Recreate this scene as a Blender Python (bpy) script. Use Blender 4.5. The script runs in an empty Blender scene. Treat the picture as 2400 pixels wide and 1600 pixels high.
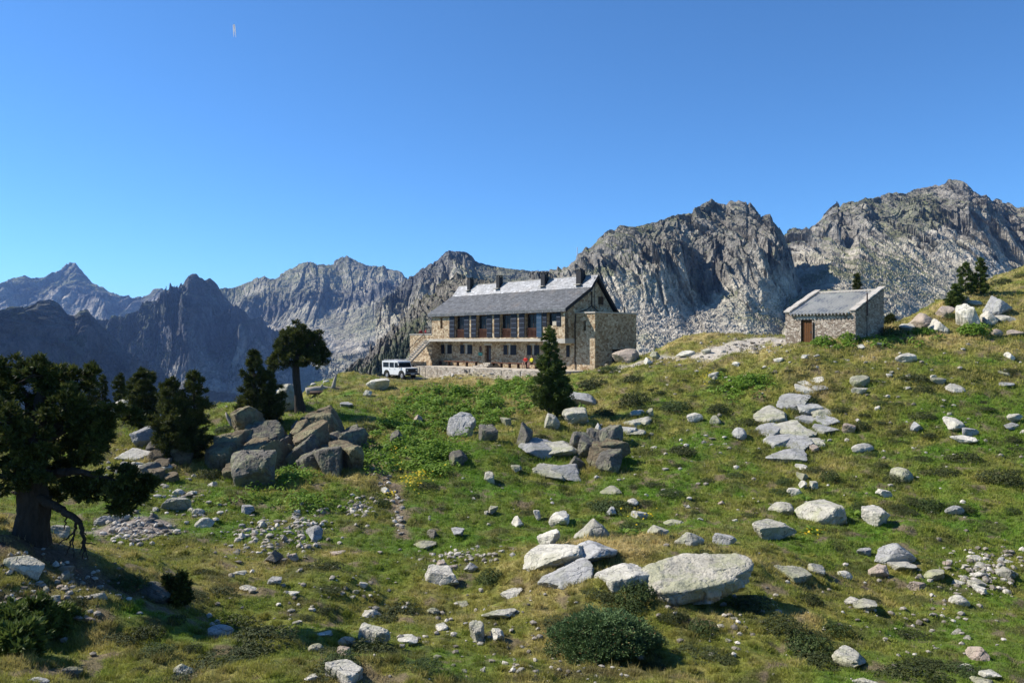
import bpy, bmesh, math, random
import numpy as np
from mathutils import Vector, Matrix

# ------------------------------------------------------------------ camera, sky, sun, exposure
scene = bpy.context.scene
COL = scene.collection
cam_data = bpy.data.cameras.new("camera")
cam_data.lens = 28.0; cam_data.sensor_width = 36.0
cam_data.clip_start = 0.1; cam_data.clip_end = 60000.0
cam = bpy.data.objects.new("camera", cam_data); COL.objects.link(cam)
cam.location = (0, 0, 0); cam.rotation_euler = (math.radians(90), 0, 0)
scene.camera = cam

SUN_EL = math.radians(41.0); SUN_AZ = math.radians(-78.0)      # azimuth clockwise from +Y
world = bpy.data.worlds.new("World"); scene.world = world; world.use_nodes = True
wn = world.node_tree
sky = wn.nodes.new("ShaderNodeTexSky"); sky.sky_type = 'NISHITA'; sky.sun_disc = False
sky.sun_elevation = SUN_EL; sky.sun_rotation = SUN_AZ
sky.altitude = 2200; sky.air_density = 1.0; sky.dust_density = 0.0; sky.ozone_density = 10.0
wn.nodes["Background"].inputs[1].default_value = 0.104
_tint = wn.nodes.new("ShaderNodeMix"); _tint.data_type = 'RGBA'; _tint.blend_type = 'MULTIPLY'; _tint.inputs[0].default_value = 1.0
_tint.inputs[7].default_value = (.80, 1.03, 1.06, 1); wn.links.new(sky.outputs[0], _tint.inputs[6]); wn.links.new(_tint.outputs[2], wn.nodes["Background"].inputs[0])
sun_dir = Vector((math.sin(SUN_AZ)*math.cos(SUN_EL), math.cos(SUN_AZ)*math.cos(SUN_EL), math.sin(SUN_EL)))
sl = bpy.data.lights.new("sun", 'SUN'); sl.energy = 5.0; sl.angle = math.radians(0.53); sl.color = (1.0, 0.94, 0.85)
sun = bpy.data.objects.new("sun", sl); COL.objects.link(sun)
sun.rotation_euler = sun_dir.to_track_quat('Z', 'Y').to_euler()
scene.view_settings.view_transform = 'Standard'; scene.view_settings.look = 'None'
scene.view_settings.gamma = 1.0; scene.view_settings.exposure = 0.74
scene.cycles.max_bounces = 6; scene.cycles.diffuse_bounces = 3; scene.cycles.transparent_max_bounces = 8
scene.cycles.volume_bounces = 0

# ------------------------------------------------------------------ helpers
F = 1867.0; CX = 1200.0; HZ = 800.0
rng = np.random.default_rng(7)
random.seed(7)
def P(px, py, D): return np.array(((px-CX)/F*D, D, (HZ-py)/F*D))

def _hash(i, j, k, s):
    n = (i.astype(np.int64)*374761393 + j.astype(np.int64)*668265263 + k.astype(np.int64)*1440662683 + s*974634781) & 0xffffffff
    n = n.astype(np.uint32)
    n = (n ^ (n >> np.uint32(13))) * np.uint32(1274126177)
    n = (n ^ (n >> np.uint32(15))) * np.uint32(2246822519)
    return n ^ (n >> np.uint32(16))
def _h01(n): return (n & np.uint32(0xffffff)).astype(np.float32)/np.float32(0xffffff)
def perlin(p, s=0):
    p = np.asarray(p, dtype=np.float64); f0 = np.floor(p); f = (p-f0).astype(np.float32); i = f0.astype(np.int64)
    u = f*f*f*(f*(f*6-15)+10); out = 0
    for dx in (0, 1):
        wx = u[:, 0] if dx else 1-u[:, 0]
        for dy in (0, 1):
            wy = u[:, 1] if dy else 1-u[:, 1]
            for dz in (0, 1):
                wz = u[:, 2] if dz else 1-u[:, 2]
                h = _hash(i[:, 0]+dx, i[:, 1]+dy, i[:, 2]+dz, s)
                gx = (h & np.uint32(1023)).astype(np.float32)/511.5-1
                gy = ((h >> np.uint32(10)) & np.uint32(1023)).astype(np.float32)/511.5-1
                gz = ((h >> np.uint32(20)) & np.uint32(1023)).astype(np.float32)/511.5-1
                out = out + wx*wy*wz*(gx*(f[:, 0]-dx)+gy*(f[:, 1]-dy)+gz*(f[:, 2]-dz))
    return out*1.4
def fbm(p, octv=4, s=0, gain=.5, lac=2.03):
    a = 1.0; o = 0; p = np.array(p, dtype=np.float64)
    for q in range(octv):
        o = o + a*perlin(p, s+q*17); p = p*lac+11.3; a *= gain
    return o
def ridged(p, octv=4, s=0, gain=.5, lac=2.1):
    a = 1.0; o = 0; p = np.array(p, dtype=np.float64)
    for q in range(octv):
        o = o + a*(1-2*np.abs(perlin(p, s+q*17))); p = p*lac+7.7; a *= gain
    return o
def p3(x, y, z=None):
    x = np.asarray(x, dtype=np.float64); y = np.broadcast_to(np.asarray(y, dtype=np.float64), x.shape)
    z = np.zeros_like(x) if z is None else np.broadcast_to(np.asarray(z, dtype=np.float64), x.shape)
    return np.stack([x, y, z], 1)
def facets2(x, y, s=0, tilt=1.0):
    """Voronoi facets in 2-D: every cell a randomly tilted plane; returns (height, F2-F1, cell random)."""
    ix = np.floor(x).astype(np.int64); iy = np.floor(y).astype(np.int64)
    f1 = np.full(x.shape, 9.0); f2 = np.full(x.shape, 9.0); h = np.zeros_like(x); rid = np.zeros_like(x)
    z = np.zeros_like(ix)
    for dx in (-1, 0, 1):
        for dy in (-1, 0, 1):
            n = _hash(ix+dx, iy+dy, z, s); n2 = _hash(ix+dx, iy+dy, z+1, s)
            cx = ix+dx+_h01(n); cy = iy+dy+_h01(n2)
            ddx = x-cx; ddy = y-cy; d = np.sqrt(ddx*ddx+ddy*ddy)
            n3 = _hash(ix+dx, iy+dy, z+2, s)
            g1 = (n3 & np.uint32(1023)).astype(np.float32)/511.5-1; g2 = ((n3 >> np.uint32(10)) & np.uint32(1023)).astype(np.float32)/511.5-1
            hh = _h01(n3 >> np.uint32(4))-.5 + tilt*(g1*ddx+g2*ddy)
            m = d < f1
            f2 = np.where(m, f1, np.minimum(f2, d)); h = np.where(m, hh, h); rid = np.where(m, _h01(n), rid); f1 = np.where(m, d, f1)
    return h, f2-f1, rid
def facets3(p, s=0, tilt=1.0):
    i = np.floor(p).astype(np.int64); N = len(p)
    f1 = np.full(N, 9.0); f2 = np.full(N, 9.0); h = np.zeros(N)
    for dx in (-1, 0, 1):
        for dy in (-1, 0, 1):
            for dz in (-1, 0, 1):
                a = (i[:, 0]+dx, i[:, 1]+dy, i[:, 2]+dz)
                n = _hash(*a, s); n2 = _hash(*a, s+1)
                c = np.stack([a[0]+_h01(n), a[1]+_h01(n >> np.uint32(8)), a[2]+_h01(n2)], 1)
                d = np.linalg.norm(p-c, axis=1); v = p-c
                n3 = _hash(*a, s+2)
                g = np.stack([(n3 & np.uint32(1023)), (n3 >> np.uint32(10)) & np.uint32(1023), (n3 >> np.uint32(20)) & np.uint32(1023)], 1)/511.5-1
                hh = _h01(n2 >> np.uint32(5))-.5+tilt*(g*v).sum(1)
                m = d < f1
                f2 = np.where(m, f1, np.minimum(f2, d)); h = np.where(m, hh, h); f1 = np.where(m, d, f1)
    return h, f2-f1

def np_mesh(name, v, f, mat=None, smooth=False, attrs=None, fattrs=None):
    """v (N,3); f (M,3) or (M,4) int array, or a list of such arrays"""
    me = bpy.data.meshes.new(name)
    fl = f if isinstance(f, list) else [f]
    fl = [np.asarray(a, dtype=np.int32) for a in fl if len(a)]
    nl = sum(a.size for a in fl); nf = sum(len(a) for a in fl)
    me.vertices.add(len(v)); me.vertices.foreach_set("co", np.asarray(v, dtype=np.float32).ravel())
    me.loops.add(nl); me.loops.foreach_set("vertex_index", np.concatenate([a.ravel() for a in fl]))
    me.polygons.add(nf)
    tot = np.concatenate([np.full(len(a), a.shape[1], dtype=np.int32) for a in fl])
    st = np.concatenate([[0], np.cumsum(tot)[:-1]]).astype(np.int32)
    me.polygons.foreach_set("loop_start", st)
    me.update(calc_edges=True)
    if smooth: me.polygons.foreach_set("use_smooth", np.ones(nf, dtype=bool))
    else: me.polygons.foreach_set("use_smooth", np.zeros(nf, dtype=bool))
    for k, a in (attrs or {}).items():
        a = np.asarray(a, dtype=np.float32)
        if a.ndim == 1:
            at = me.attributes.new(k, 'FLOAT', 'POINT'); at.data.foreach_set("value", a)
        else:
            if a.shape[1] == 3: a = np.concatenate([a, np.ones((len(a), 1), np.float32)], 1)
            at = me.attributes.new(k, 'FLOAT_COLOR', 'POINT'); at.data.foreach_set("color", a.ravel())
    if mat: me.materials.append(mat)
    me.validate(); me.update()
    return me
def grid_faces(nr, nc):
    i = np.arange(nr*nc).reshape(nr, nc)
    return np.stack([i[:-1, :-1].ravel(), i[1:, :-1].ravel(), i[1:, 1:].ravel(), i[:-1, 1:].ravel()], 1)
def link(name, me, parent=None, loc=None, rot=None, scale=None):
    o = bpy.data.objects.new(name, me); COL.objects.link(o)
    if parent is not None: o.parent = parent
    if loc is not None: o.location = [float(a) for a in loc]
    if rot is not None: o.rotation_euler = rot
    if scale is not None: o.scale = scale
    return o
def tag(o, label=None, cat=None, group=None, kind=None):
    if label: o["label"] = label
    if cat: o["category"] = cat
    if group: o["group"] = group
    if kind: o["kind"] = kind
    return o
def empty(name, loc, rz=0.0):
    o = bpy.data.objects.new(name, None); COL.objects.link(o); o.location = [float(a) for a in loc]; o.rotation_euler = (0, 0, rz)
    o.empty_display_size = .2
    return o
def copy_tree(o, parent=None):
    c = o.copy(); COL.objects.link(c)
    if parent is not None: c.parent = parent
    for ch in list(o.children): copy_tree(ch, c)
    return c

class MB:
    """collects boxes, prisms and tubes into one mesh"""
    def __init__(s): s.v = []; s.f = []
    def add(s, vs, fs):
        b = len(s.v); s.v += [tuple(map(float, a)) for a in vs]; s.f += [tuple(b+i for i in f) for f in fs]; return s
    def box(s, x0, x1, y0, y1, z0, z1):
        return s.add([(x0,y0,z0),(x1,y0,z0),(x1,y1,z0),(x0,y1,z0),(x0,y0,z1),(x1,y0,z1),(x1,y1,z1),(x0,y1,z1)],
                     [(0,3,2,1),(4,5,6,7),(0,1,5,4),(1,2,6,5),(2,3,7,6),(3,0,4,7)])
    def prism(s, poly, a, b, axis='y'):
        """poly: 2-D outline; extruded from a to b along axis"""
        n = len(poly)
        def pt(q, t): return {'y': (q[0], t, q[1]), 'x': (t, q[0], q[1]), 'z': (q[0], q[1], t)}[axis]
        vs = [pt(q, a) for q in poly]+[pt(q, b) for q in poly]
        fs = [tuple(range(n)), tuple(range(2*n-1, n-1, -1))]
        fs += [(i, i+n, (i+1) % n+n, (i+1) % n) for i in range(n)]
        return s.add(vs, fs)
    def tube(s, pts, rad, n=6, cap=True):
        pts = [Vector(p) for p in pts]; rad = rad if isinstance(rad, (list, tuple)) else [rad]*len(pts)
        vs = []; fs = []
        for i, p in enumerate(pts):
            d = (pts[min(i+1, len(pts)-1)]-pts[max(i-1, 0)]).normalized()
            a = d.orthogonal().normalized() if i == 0 else (a-d*a.dot(d)).normalized()
            b = d.cross(a)
            for k in range(n):
                t = 2*math.pi*k/n; vs.append(p+(a*math.cos(t)+b*math.sin(t))*rad[i])
        for i in range(len(pts)-1):
            for k in range(n): fs.append((i*n+k, i*n+(k+1) % n, (i+1)*n+(k+1) % n, (i+1)*n+k))
        if cap: fs += [tuple(range(n-1, -1, -1)), tuple((len(pts)-1)*n+k for k in range(n))]
        return s.add(vs, fs)
    def wall(s, x0, x1, z0, z1, y, th, opens=()):
        """a wall in the plane y, thickness th towards +y, with rectangular openings (x0,x1,z0,z1) and their reveals"""
        xs = sorted({x0, x1, *[o[0] for o in opens], *[o[1] for o in opens]}); zs = sorted({z0, z1, *[o[2] for o in opens], *[o[3] for o in opens]})
        xs = [x for x in xs if x0 <= x <= x1]; zs = [z for z in zs if z0 <= z <= z1]
        for a, b in zip(xs, xs[1:]):
            for c, d in zip(zs, zs[1:]):
                mx = (a+b)/2; mz = (c+d)/2
                if any(o[0] < mx < o[1] and o[2] < mz < o[3] for o in opens): continue
                s.add([(a,y,c),(b,y,c),(b,y,d),(a,y,d)], [(0,1,2,3)])
                s.add([(a,y+th,c),(b,y+th,c),(b,y+th,d),(a,y+th,d)], [(3,2,1,0)])
        for (a, b, c, d) in opens:
            e = y+th
            s.add([(a,y,c),(a,e,c),(a,e,d),(a,y,d)], [(3,2,1,0)]); s.add([(b,y,c),(b,e,c),(b,e,d),(b,y,d)], [(0,1,2,3)])
            s.add([(a,y,c),(b,y,c),(b,e,c),(a,e,c)], [(3,2,1,0)]); s.add([(a,y,d),(b,y,d),(b,e,d),(a,e,d)], [(0,1,2,3)])
        e = y+th
        s.add([(x0,y,z0),(x0,e,z0),(x0,e,z1),(x0,y,z1)], [(3,2,1,0)]); s.add([(x1,y,z0),(x1,e,z0),(x1,e,z1),(x1,y,z1)], [(0,1,2,3)])
        s.add([(x0,y,z1),(x1,y,z1),(x1,e,z1),(x0,e,z1)], [(0,1,2,3)])
        return s
    def build(s, name, mat, parent=None, loc=None, rot=None, smooth=False, bevel=0):
        me = bpy.data.meshes.new(name); me.from_pydata(s.v, [], s.f)
        bm = bmesh.new(); bm.from_mesh(me); bmesh.ops.recalc_face_normals(bm, faces=bm.faces)
        if bevel: bmesh.ops.bevel(bm, geom=list(bm.edges), offset=bevel, segments=1, affect='EDGES', clamp_overlap=True)
        bm.to_mesh(me); bm.free()
        if smooth: me.polygons.foreach_set("use_smooth", [True]*len(me.polygons))
        if mat: me.materials.append(mat)
        return link(name, me, parent, loc, rot)

# ------------------------------------------------------------------ material helper
ALB = .78      # common scale of all surface reflectances
class NT:
    def __init__(s, name):
        s.m = bpy.data.materials.new(name); s.m.use_nodes = True; s.t = s.m.node_tree; s.b = s.t.nodes["Principled BSDF"]
        s.b.inputs["Roughness"].default_value = .9
        s.b.inputs["Specular IOR Level"].default_value = .2
    def n(s, typ, **kw):
        nd = s.t.nodes.new("ShaderNode"+typ)
        for k, v in kw.items():
            if k.startswith("i_"):
                key = k[2:].replace("_", " "); nd.inputs[int(key) if key.isdigit() else key].default_value = v
            else: setattr(nd, k, v)
        return nd
    def l(s, a, b): s.t.links.new(a, b)
    def coord(s, kind="Object"): return s.n("TexCoord").outputs[kind]
    def mapped(s, src, scale=(1,1,1), loc=(0,0,0), rot=(0,0,0)):
        m = s.n("Mapping"); s.l(src, m.inputs[0]); m.inputs["Scale"].default_value = scale; m.inputs["Location"].default_value = loc; m.inputs["Rotation"].default_value = rot
        return m.outputs[0]
    def noise(s, vec, scale, detail=4, rough=.55, dist=0, out="Fac"):
        t = s.n("TexNoise"); s.l(vec, t.inputs["Vector"]); t.inputs["Scale"].default_value = scale; t.inputs["Detail"].default_value = detail
        t.inputs["Roughness"].default_value = rough; t.inputs["Distortion"].default_value = dist
        return t.outputs[out]
    def vor(s, vec, scale, feature='F1', out="Distance", rnd=1.0):
        t = s.n("TexVoronoi"); t.feature = feature; s.l(vec, t.inputs["Vector"]); t.inputs["Scale"].default_value = scale; t.inputs["Randomness"].default_value = rnd
        return t.outputs[out]
    def ramp(s, fac, stops, interp='LINEAR'):
        r = s.n("ValToRGB"); r.color_ramp.interpolation = interp; e = r.color_ramp.elements
        while len(e) > 1: e.remove(e[-1])
        for i, (p, c) in enumerate(stops):
            q = e[0] if i == 0 else e.new(p); q.position = p
            c = c if isinstance(c, (tuple, list)) else (c, c, c); q.color = (*c[:3], 1)
        s.l(fac, r.inputs[0]); return r.outputs[0]
    def mix(s, fac, a, b, mode='MIX'):
        m = s.n("Mix", data_type='RGBA', blend_type=mode)
        for sock, v in ((m.inputs[0], fac), (m.inputs[6], a), (m.inputs[7], b)):
            if isinstance(v, (int, float)): sock.default_value = v if sock.type == 'VALUE' else (v, v, v, 1)
            elif isinstance(v, (tuple, list)): sock.default_value = (*v[:3], 1)
            else: s.l(v, sock)
        return m.outputs[2]
    def math(s, op, a, b=None):
        m = s.n("Math", operation=op)
        for sock, v in ((m.inputs[0], a), (m.inputs[1], b)):
            if v is None: continue
            if isinstance(v, (int, float)): sock.default_value = v
            else: s.l(v, sock)
        return m.outputs[0]
    def attr(s, name, out="Color"): return s.n("Attribute", attribute_name=name).outputs[out]
    def col(s, c):
        if isinstance(c, (tuple, list)): s.b.inputs["Base Color"].default_value = (*[q*ALB for q in c[:3]], 1)
        else: s.l(s.mix(1.0, c, (ALB, ALB, ALB), 'MULTIPLY'), s.b.inputs["Base Color"])
        return s
    def rough(s, r):
        if isinstance(r, (int, float)): s.b.inputs["Roughness"].default_value = r
        else: s.l(r, s.b.inputs["Roughness"])
        return s
    def bump(s, h, strength=.5, dist=.05):
        b = s.n("Bump"); b.inputs["Strength"].default_value = strength; b.inputs["Distance"].default_value = dist
        s.l(h, b.inputs["Height"]); s.l(b.outputs[0], s.b.inputs["Normal"]); return s
    def translucent(s, col, fac):
        out = [n for n in s.t.nodes if n.type == 'OUTPUT_MATERIAL'][0]
        tr = s.n("BsdfTranslucent"); mx = s.n("MixShader"); mx.inputs[0].default_value = fac
        s.l(s.mix(1.0, col, (ALB, ALB, ALB), 'MULTIPLY'), tr.inputs[0]); s.l(s.b.outputs[0], mx.inputs[1]); s.l(tr.outputs[0], mx.inputs[2]); s.l(mx.outputs[0], out.inputs[0]); return s
def plain(name, c, rough=.7, metal=0.0, spec=.3):
    t = NT(name); t.col(c).rough(rough); t.b.inputs["Metallic"].default_value = metal; t.b.inputs["Specular IOR Level"].default_value = spec
    return t.m
# ------------------------------------------------------------------ the hillside: control points (sight line and distance) -> one height field
CTRL = [(0,1600,11),(300,1600,12),(600,1600,12.5),(900,1600,13),(1200,1600,13.5),(1500,1600,14),(1800,1600,14.5),(2100,1600,15),(2400,1600,16),
 (0,1250,16.3),(80,1250,17),(160,1275,17),(250,1400,15.5),(100,1400,15),(100,1500,13.5),(300,1500,14),(430,1420,16.6),(350,1330,18.8),(260,1290,19.5),
 (200,1250,26),(330,1240,27),(400,1300,23),(520,1330,21.5),(560,1450,17.4),(650,1500,16),(700,1400,19.5),(800,1320,23.5),(900,1270,27.5),(1000,1290,27),
 (1000,1400,21.5),(900,1500,17),(1000,1500,17.2),(1150,1400,21),(1150,1300,25.5),(1200,1260,29),
 (1300,1310,23.3),(1300,1420,19.5),(1400,1500,17.2),(1600,1490,17.5),(1600,1410,20),(1500,1280,24.5),(1650,1285,24.5),(1800,1310,24),(1900,1380,22.5),(1700,1510,17),
 (1950,1480,19),(2000,1350,25),(2200,1380,24),(2300,1340,26.5),(2300,1500,19.5),(2100,1260,29.5),
 (1450,1238,31),(1600,1222,32),(1750,1222,31),(1900,1240,30),
 (300,1150,34),(150,1150,33),(400,1150,33),(550,1130,36),(700,1100,38),(850,1085,41),(800,1180,33),(600,1220,30),(450,1230,28.5),(1000,1180,34.5),(1000,1120,39),
 (1150,1150,37.5),(1150,1050,44),(1300,1115,41),(1300,1150,38),(1500,1150,38),(1500,1050,45.5),(1700,1100,41),(1700,1000,49),(1900,1120,39.5),(1900,1000,48),
 (2100,1120,39),(2100,1000,46.5),(2300,1120,38),(2300,1000,45),(2400,1250,31),(2400,1400,24),
 (880,965,55),(800,940,58),(740,960,53),(800,908,72),(720,905,76),(770,890,84),(850,886,90),(705,968,52),(610,970,49.5),(520,945,56),(500,1000,49),
 (600,1118,39.5),(760,1105,40.5),(760,1010,47),(600,1010,46.5),(860,1030,46),
 (820,889,80),(880,886,86),(900,885,92),(850,893,74),(860,893,99),(800,893,90),(920,892,84),(950,890,88),(1050,879,91),(1150,875,88.5),(1200,873,86),(1250,871,83.5),(1300,869,81),(440,1000,48),(340,985,52),(220,980,50),(100,1000,46),(0,1000,45),(300,1085,40),(390,1095,40),(100,1090,38),(0,1120,36),
 (1000,882,92.5),(940,884,95),(1000,900,76),(1000,950,60),(1000,1000,52),(1200,892,78),(1200,930,64),(1200,1000,51),(1350,873,76),(1350,900,68),(1350,950,58),(1350,1010,50),
 (1450,853,73),(1450,900,62),(1500,950,56),(1550,822,74),(1600,835,68),(1600,900,60),(1620,785,76),(1700,832,65),(1760,812,68),(1810,797,70),(1860,812,61),(1700,900,58),
 (1900,835,57),(1900,900,54),(2100,808,59),(2110,782,64),(2090,764,69),(2100,900,52),(2250,795,60),(2250,762,65),(2200,712,72),(2255,693,73),(2300,676,76),(2400,650,80),(2400,760,63),
 (2400,850,55),(2400,1000,44.5),(2320,655,88),(2600,560,90),(2600,760,64),(2600,1000,44),(2600,1300,29),(2600,1600,17),(-200,1000,43),(-200,1250,17),(-200,1600,11),
 (-200,1120,34),(2900,700,66),(2900,450,95),(2900,1200,33),(-500,1250,17),(-500,1000,42)]
WORLDCTRL = [(0,3,-3.4),(-3,3,-3.4),(3,3,-3.6),(0,7,-4.6),(-5,7,-4.5),(5,7,-4.8),
 (-30,62,-9),(-22,66,-9.5),(-45,60,-10),(-38,50,-5.5),(-55,75,-16),(-25,85,-14),(-18,96,-9.5),(-35,110,-25),(-15,112,-12),(-60,110,-32),
 (-9,99,-4.1),(0,90,-4.0),(8,92,-4.0),(6,80.5,-3.2),(12,84,-2.9),(5,104,-5),(15,110,-9),(0,130,-18),(30,130,-14),(16,84,-2.2),(20,92,-5),(22,85,-1.8),(27,86,-1.2),(34,100,-5),
 (27.5,66,.4),(25,69,.3),(31,68,1.2),(36,76,1.5),(45,85,2.5),(36,90,-.5),(50,110,-2),(60,110,4),(90,130,9),(70,100,11),(-100,140,-60)]
_c = [(px, D, (HZ-py)/F*D) for px, py, D in CTRL]+[(x/y*F+CX, y, z) for x, y, z in WORLDCTRL]
_c = np.array(_c)
def _warp(px, D): return np.stack([px/600.0, np.log(np.maximum(D, 2.5))*2.2], 1)
_cp = _warp(_c[:, 0], _c[:, 1])
def _U(r2): return .5*r2*np.log(r2+1e-9)
_n = len(_c)
_K = _U(((_cp[:, None]-_cp[None])**2).sum(-1))+np.eye(_n)*.004
_Pm = np.concatenate([np.ones((_n, 1)), _cp], 1)
_sol = np.linalg.solve(np.block([[_K, _Pm], [_Pm.T, np.zeros((3, 3))]]), np.concatenate([_c[:, 2], np.zeros(3)]))
LODGE_O = np.array((5.31, 80.0)); LX = np.array((.664, -.748)); LY = np.array((.748, .664))   # lodge frame: along the front, into the depth
TERRACE_Z = -2.95
def smooth(a, b, x): t = np.clip((x-a)/(b-a), 0, 1); return t*t*(3-2*t)
def tps(x, y):
    out = np.empty(len(x)); y = np.maximum(y, 2.5)
    for i in range(0, len(x), 40000):
        q = _warp(x[i:i+40000]/y[i:i+40000]*F+CX, y[i:i+40000])
        r2 = ((q[:, None]-_cp[None])**2).sum(-1)
        out[i:i+40000] = _U(r2)@_sol[:_n]+_sol[_n]+q@_sol[_n+1:]
    return out
def H(x, y, detail=True):
    x = np.atleast_1d(np.asarray(x, float)); y = np.atleast_1d(np.asarray(y, float))
    z = tps(x, y)
    if detail:
        q = p3(x, y)
        z = z+.40*fbm(q/7.0, 3, 3)+.20*fbm(q/2.0, 3, 9)+.085*fbm(q/.6, 2, 21)
    # level ground under the lodge and its terrace, and a shelf for the hut
    d = np.stack([x, y], 1)-LODGE_O; lx = d@LX; ly = d@LY
    m = smooth(-25.5, -23.0, lx)*(1-smooth(2.5, 4.5, lx))*smooth(-3.3, -2.4, ly)*(1-smooth(8.5, 11, ly))
    z = z*(1-m)+np.minimum(z, TERRACE_Z-.25)*m
    return z
def ground(px, py, d0=9.0, d1=125.0):
    """first hit of a sight line with the hillside -> world point"""
    D = np.exp(np.linspace(math.log(d0), math.log(d1), 700))
    x = (px-CX)/F*D; z = (HZ-py)/F*D
    h = H(x, D); k = np.nonzero(h >= z)[0]
    if len(k) == 0: return None
    k = k[0]
    if k > 0:
        a = z[k-1]-h[k-1]; b = h[k]-z[k]; t = a/(a+b+1e-9); Dd = D[k-1]+(D[k]-D[k-1])*t
    else: Dd = D[0]
    xx = (px-CX)/F*Dd
    return np.array((xx, Dd, H([xx], [Dd])[0]))
def grounds(pxy, d0=9.0, d1=125.0, n=260):
    """many sight lines at once -> (N,3), NaN where they miss"""
    pxy = np.asarray(pxy, float); D = np.exp(np.linspace(math.log(d0), math.log(d1), n)); out = np.full((len(pxy), 3), np.nan)
    for i in range(0, len(pxy), 1500):
        q = pxy[i:i+1500]
        x = (q[:, :1]-CX)/F*D; z = (HZ-q[:, 1:])/F*D
        h = H(x.ravel(), np.broadcast_to(D, x.shape).ravel(), True).reshape(x.shape)
        hit = h >= z; ok = hit.any(1); k = np.clip(hit.argmax(1), 1, n-1); r = np.arange(len(q))
        a = z[r, k-1]-h[r, k-1]; b = h[r, k]-z[r, k]; t = np.clip(a/(a+b+1e-9), 0, 1)
        Dd = D[k-1]+(D[k]-D[k-1])*t
        res = np.stack([(q[:, 0]-CX)/F*Dd, Dd, np.zeros(len(q))], 1); res[~ok] = np.nan
        out[i:i+1500] = res
    ok = ~np.isnan(out[:, 0]); out[ok, 2] = H(out[ok, 0], out[ok, 1])
    return out

# ---- colour of the ground as a function of place
def in_poly(px, py, poly):
    c = np.zeros(len(px), bool); n = len(poly)
    for i in range(n):
        x1, y1 = poly[i]; x2, y2 = poly[(i+1) % n]
        c ^= ((y1 > py) != (y2 > py)) & (px < (x2-x1)*(py-y1)/(y2-y1+1e-9)+x1)
    return c
def path_dist(x, y, pts):
    d = np.full(len(x), 1e9)
    for (a, b), (c, e) in zip(pts, pts[1:]):
        vx, vy = c-a, e-b; t = np.clip(((x-a)*vx+(y-b)*vy)/(vx*vx+vy*vy), 0, 1)
        d = np.minimum(d, np.hypot(x-a-t*vx, y-b-t*vy))
    return d
_foot = [ground(*q)[:2] for q in [(848,1018),(862,1045),(872,1070),(880,1095),(895,1118),(915,1135),(930,1160),(935,1200),(938,1235),(943,1262)]]
_sand = [ground(*q)[:2] for q in [(1668,829),(1705,818),(1745,808),(1780,800),(1815,795),(1842,800)]]
_track = [ground(*q)[:2] for q in [(1440,868),(1560,838),(1660,832),(1760,826),(1842,806)]]
_apron = [ground(*q)[:2] for q in [(900,886),(1000,884),(1150,880),(1300,876)]]
_gravel = ground(312, 1243); _bank = ground(110, 1335)
GREEN = np.array((.150,.215,.026)); LUSH = np.array((.125,.235,.020)); OLIVE = np.array((.265,.26,.050)); DRY = np.array((.54,.42,.17)); DIRT = np.array((.26,.19,.13))
SAND = np.array((.70,.63,.52)); MOSS = np.array((.105,.115,.03)); GRAVEL = np.array((.42,.35,.29)); HEATH = np.array((.17,.125,.065))
# how dry the turf is at sight lines over the slope (x, y, value)
_DRYP = np.array([(0,1500,.35),(0,1250,.8),(200,1400,.8),(330,1480,.5),(300,1600,.3),(600,1600,.35),(450,1300,.55),(600,1350,.6),(560,1240,.2),(450,1180,.1),(600,1170,.05),(750,1150,.55),(680,1200,.35),
 (820,1130,.75),(760,1220,.2),(850,1250,.25),(900,1330,.5),(750,1400,.35),(900,1450,.45),(1000,1450,.6),(1150,1430,.75),(1000,1540,.45),(850,1590,.4),(1100,1580,.25),(1250,1400,.75),(1300,1350,.8),
 (1250,1480,.75),(1250,1570,.45),(1480,1270,.95),(1600,1290,.75),(1780,1330,.7),(1850,1420,.35),(1700,1560,.35),(1900,1560,.3),(2100,1500,.3),(2300,1560,.15),(2250,1420,.2),(2050,1330,.35),(2000,1280,.15),
 (1950,1400,.35),(2350,1250,.2),(2200,1200,.2),(2000,1150,.3),(2200,1080,.2),(2350,1000,.1),(2250,950,.2),(2100,1000,.3),(2000,930,.45),(1950,870,.7),(2100,850,.6),(2250,850,.4),(2380,800,.7),(2350,720,.7),
 (2200,790,.8),(2000,830,.8),(1850,840,.85),(1700,850,.8),(1600,850,.65),(1500,865,.6),(1620,795,.75),(1450,880,.45),(1600,900,.5),(1700,900,.3),(1800,900,.6),(1850,1000,.45),(1700,980,.3),(1600,950,.3),(1650,1050,.1),
 (1500,1000,.4),(1400,1010,.6),(1350,930,.7),(1350,1090,.35),(1500,1120,.1),(1650,1150,.15),(1450,1180,.2),(1250,1150,.15),(1100,1130,.08),(1050,1200,.12),(1200,1230,.15),(1000,1270,.15),(1750,1100,.35),(1900,1110,.6),
 (1650,1190,.5),(1800,1150,.4),(1000,885,.8),(900,920,.7),(1100,890,.85),(1200,890,.7),(1020,930,.6),(800,930,.35),(750,960,.35),(700,890,.9),(780,885,.8),(850,890,.5),(520,945,.4),(540,970,.2),(300,1060,.6),(250,1000,.5)])
_dp = grounds(_DRYP[:, :2]); _ok = ~np.isnan(_dp[:, 0]); _dp = _dp[_ok]; _dv = _DRYP[_ok, 2]
_dq = np.stack([_dp[:, 0]/_dp[:, 1]*4, np.log(_dp[:, 1])*3], 1)
def dryness(x, y):
    q = np.stack([x/np.maximum(y, 3)*4, np.log(np.maximum(y, 3))*3], 1); out = np.empty(len(x))
    for i in range(0, len(x), 50000):
        w = 1/(((q[i:i+50000, None]-_dq[None])**2).sum(-1)+.006)**2
        out[i:i+50000] = (w@_dv)/w.sum(1)
    return out
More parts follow.
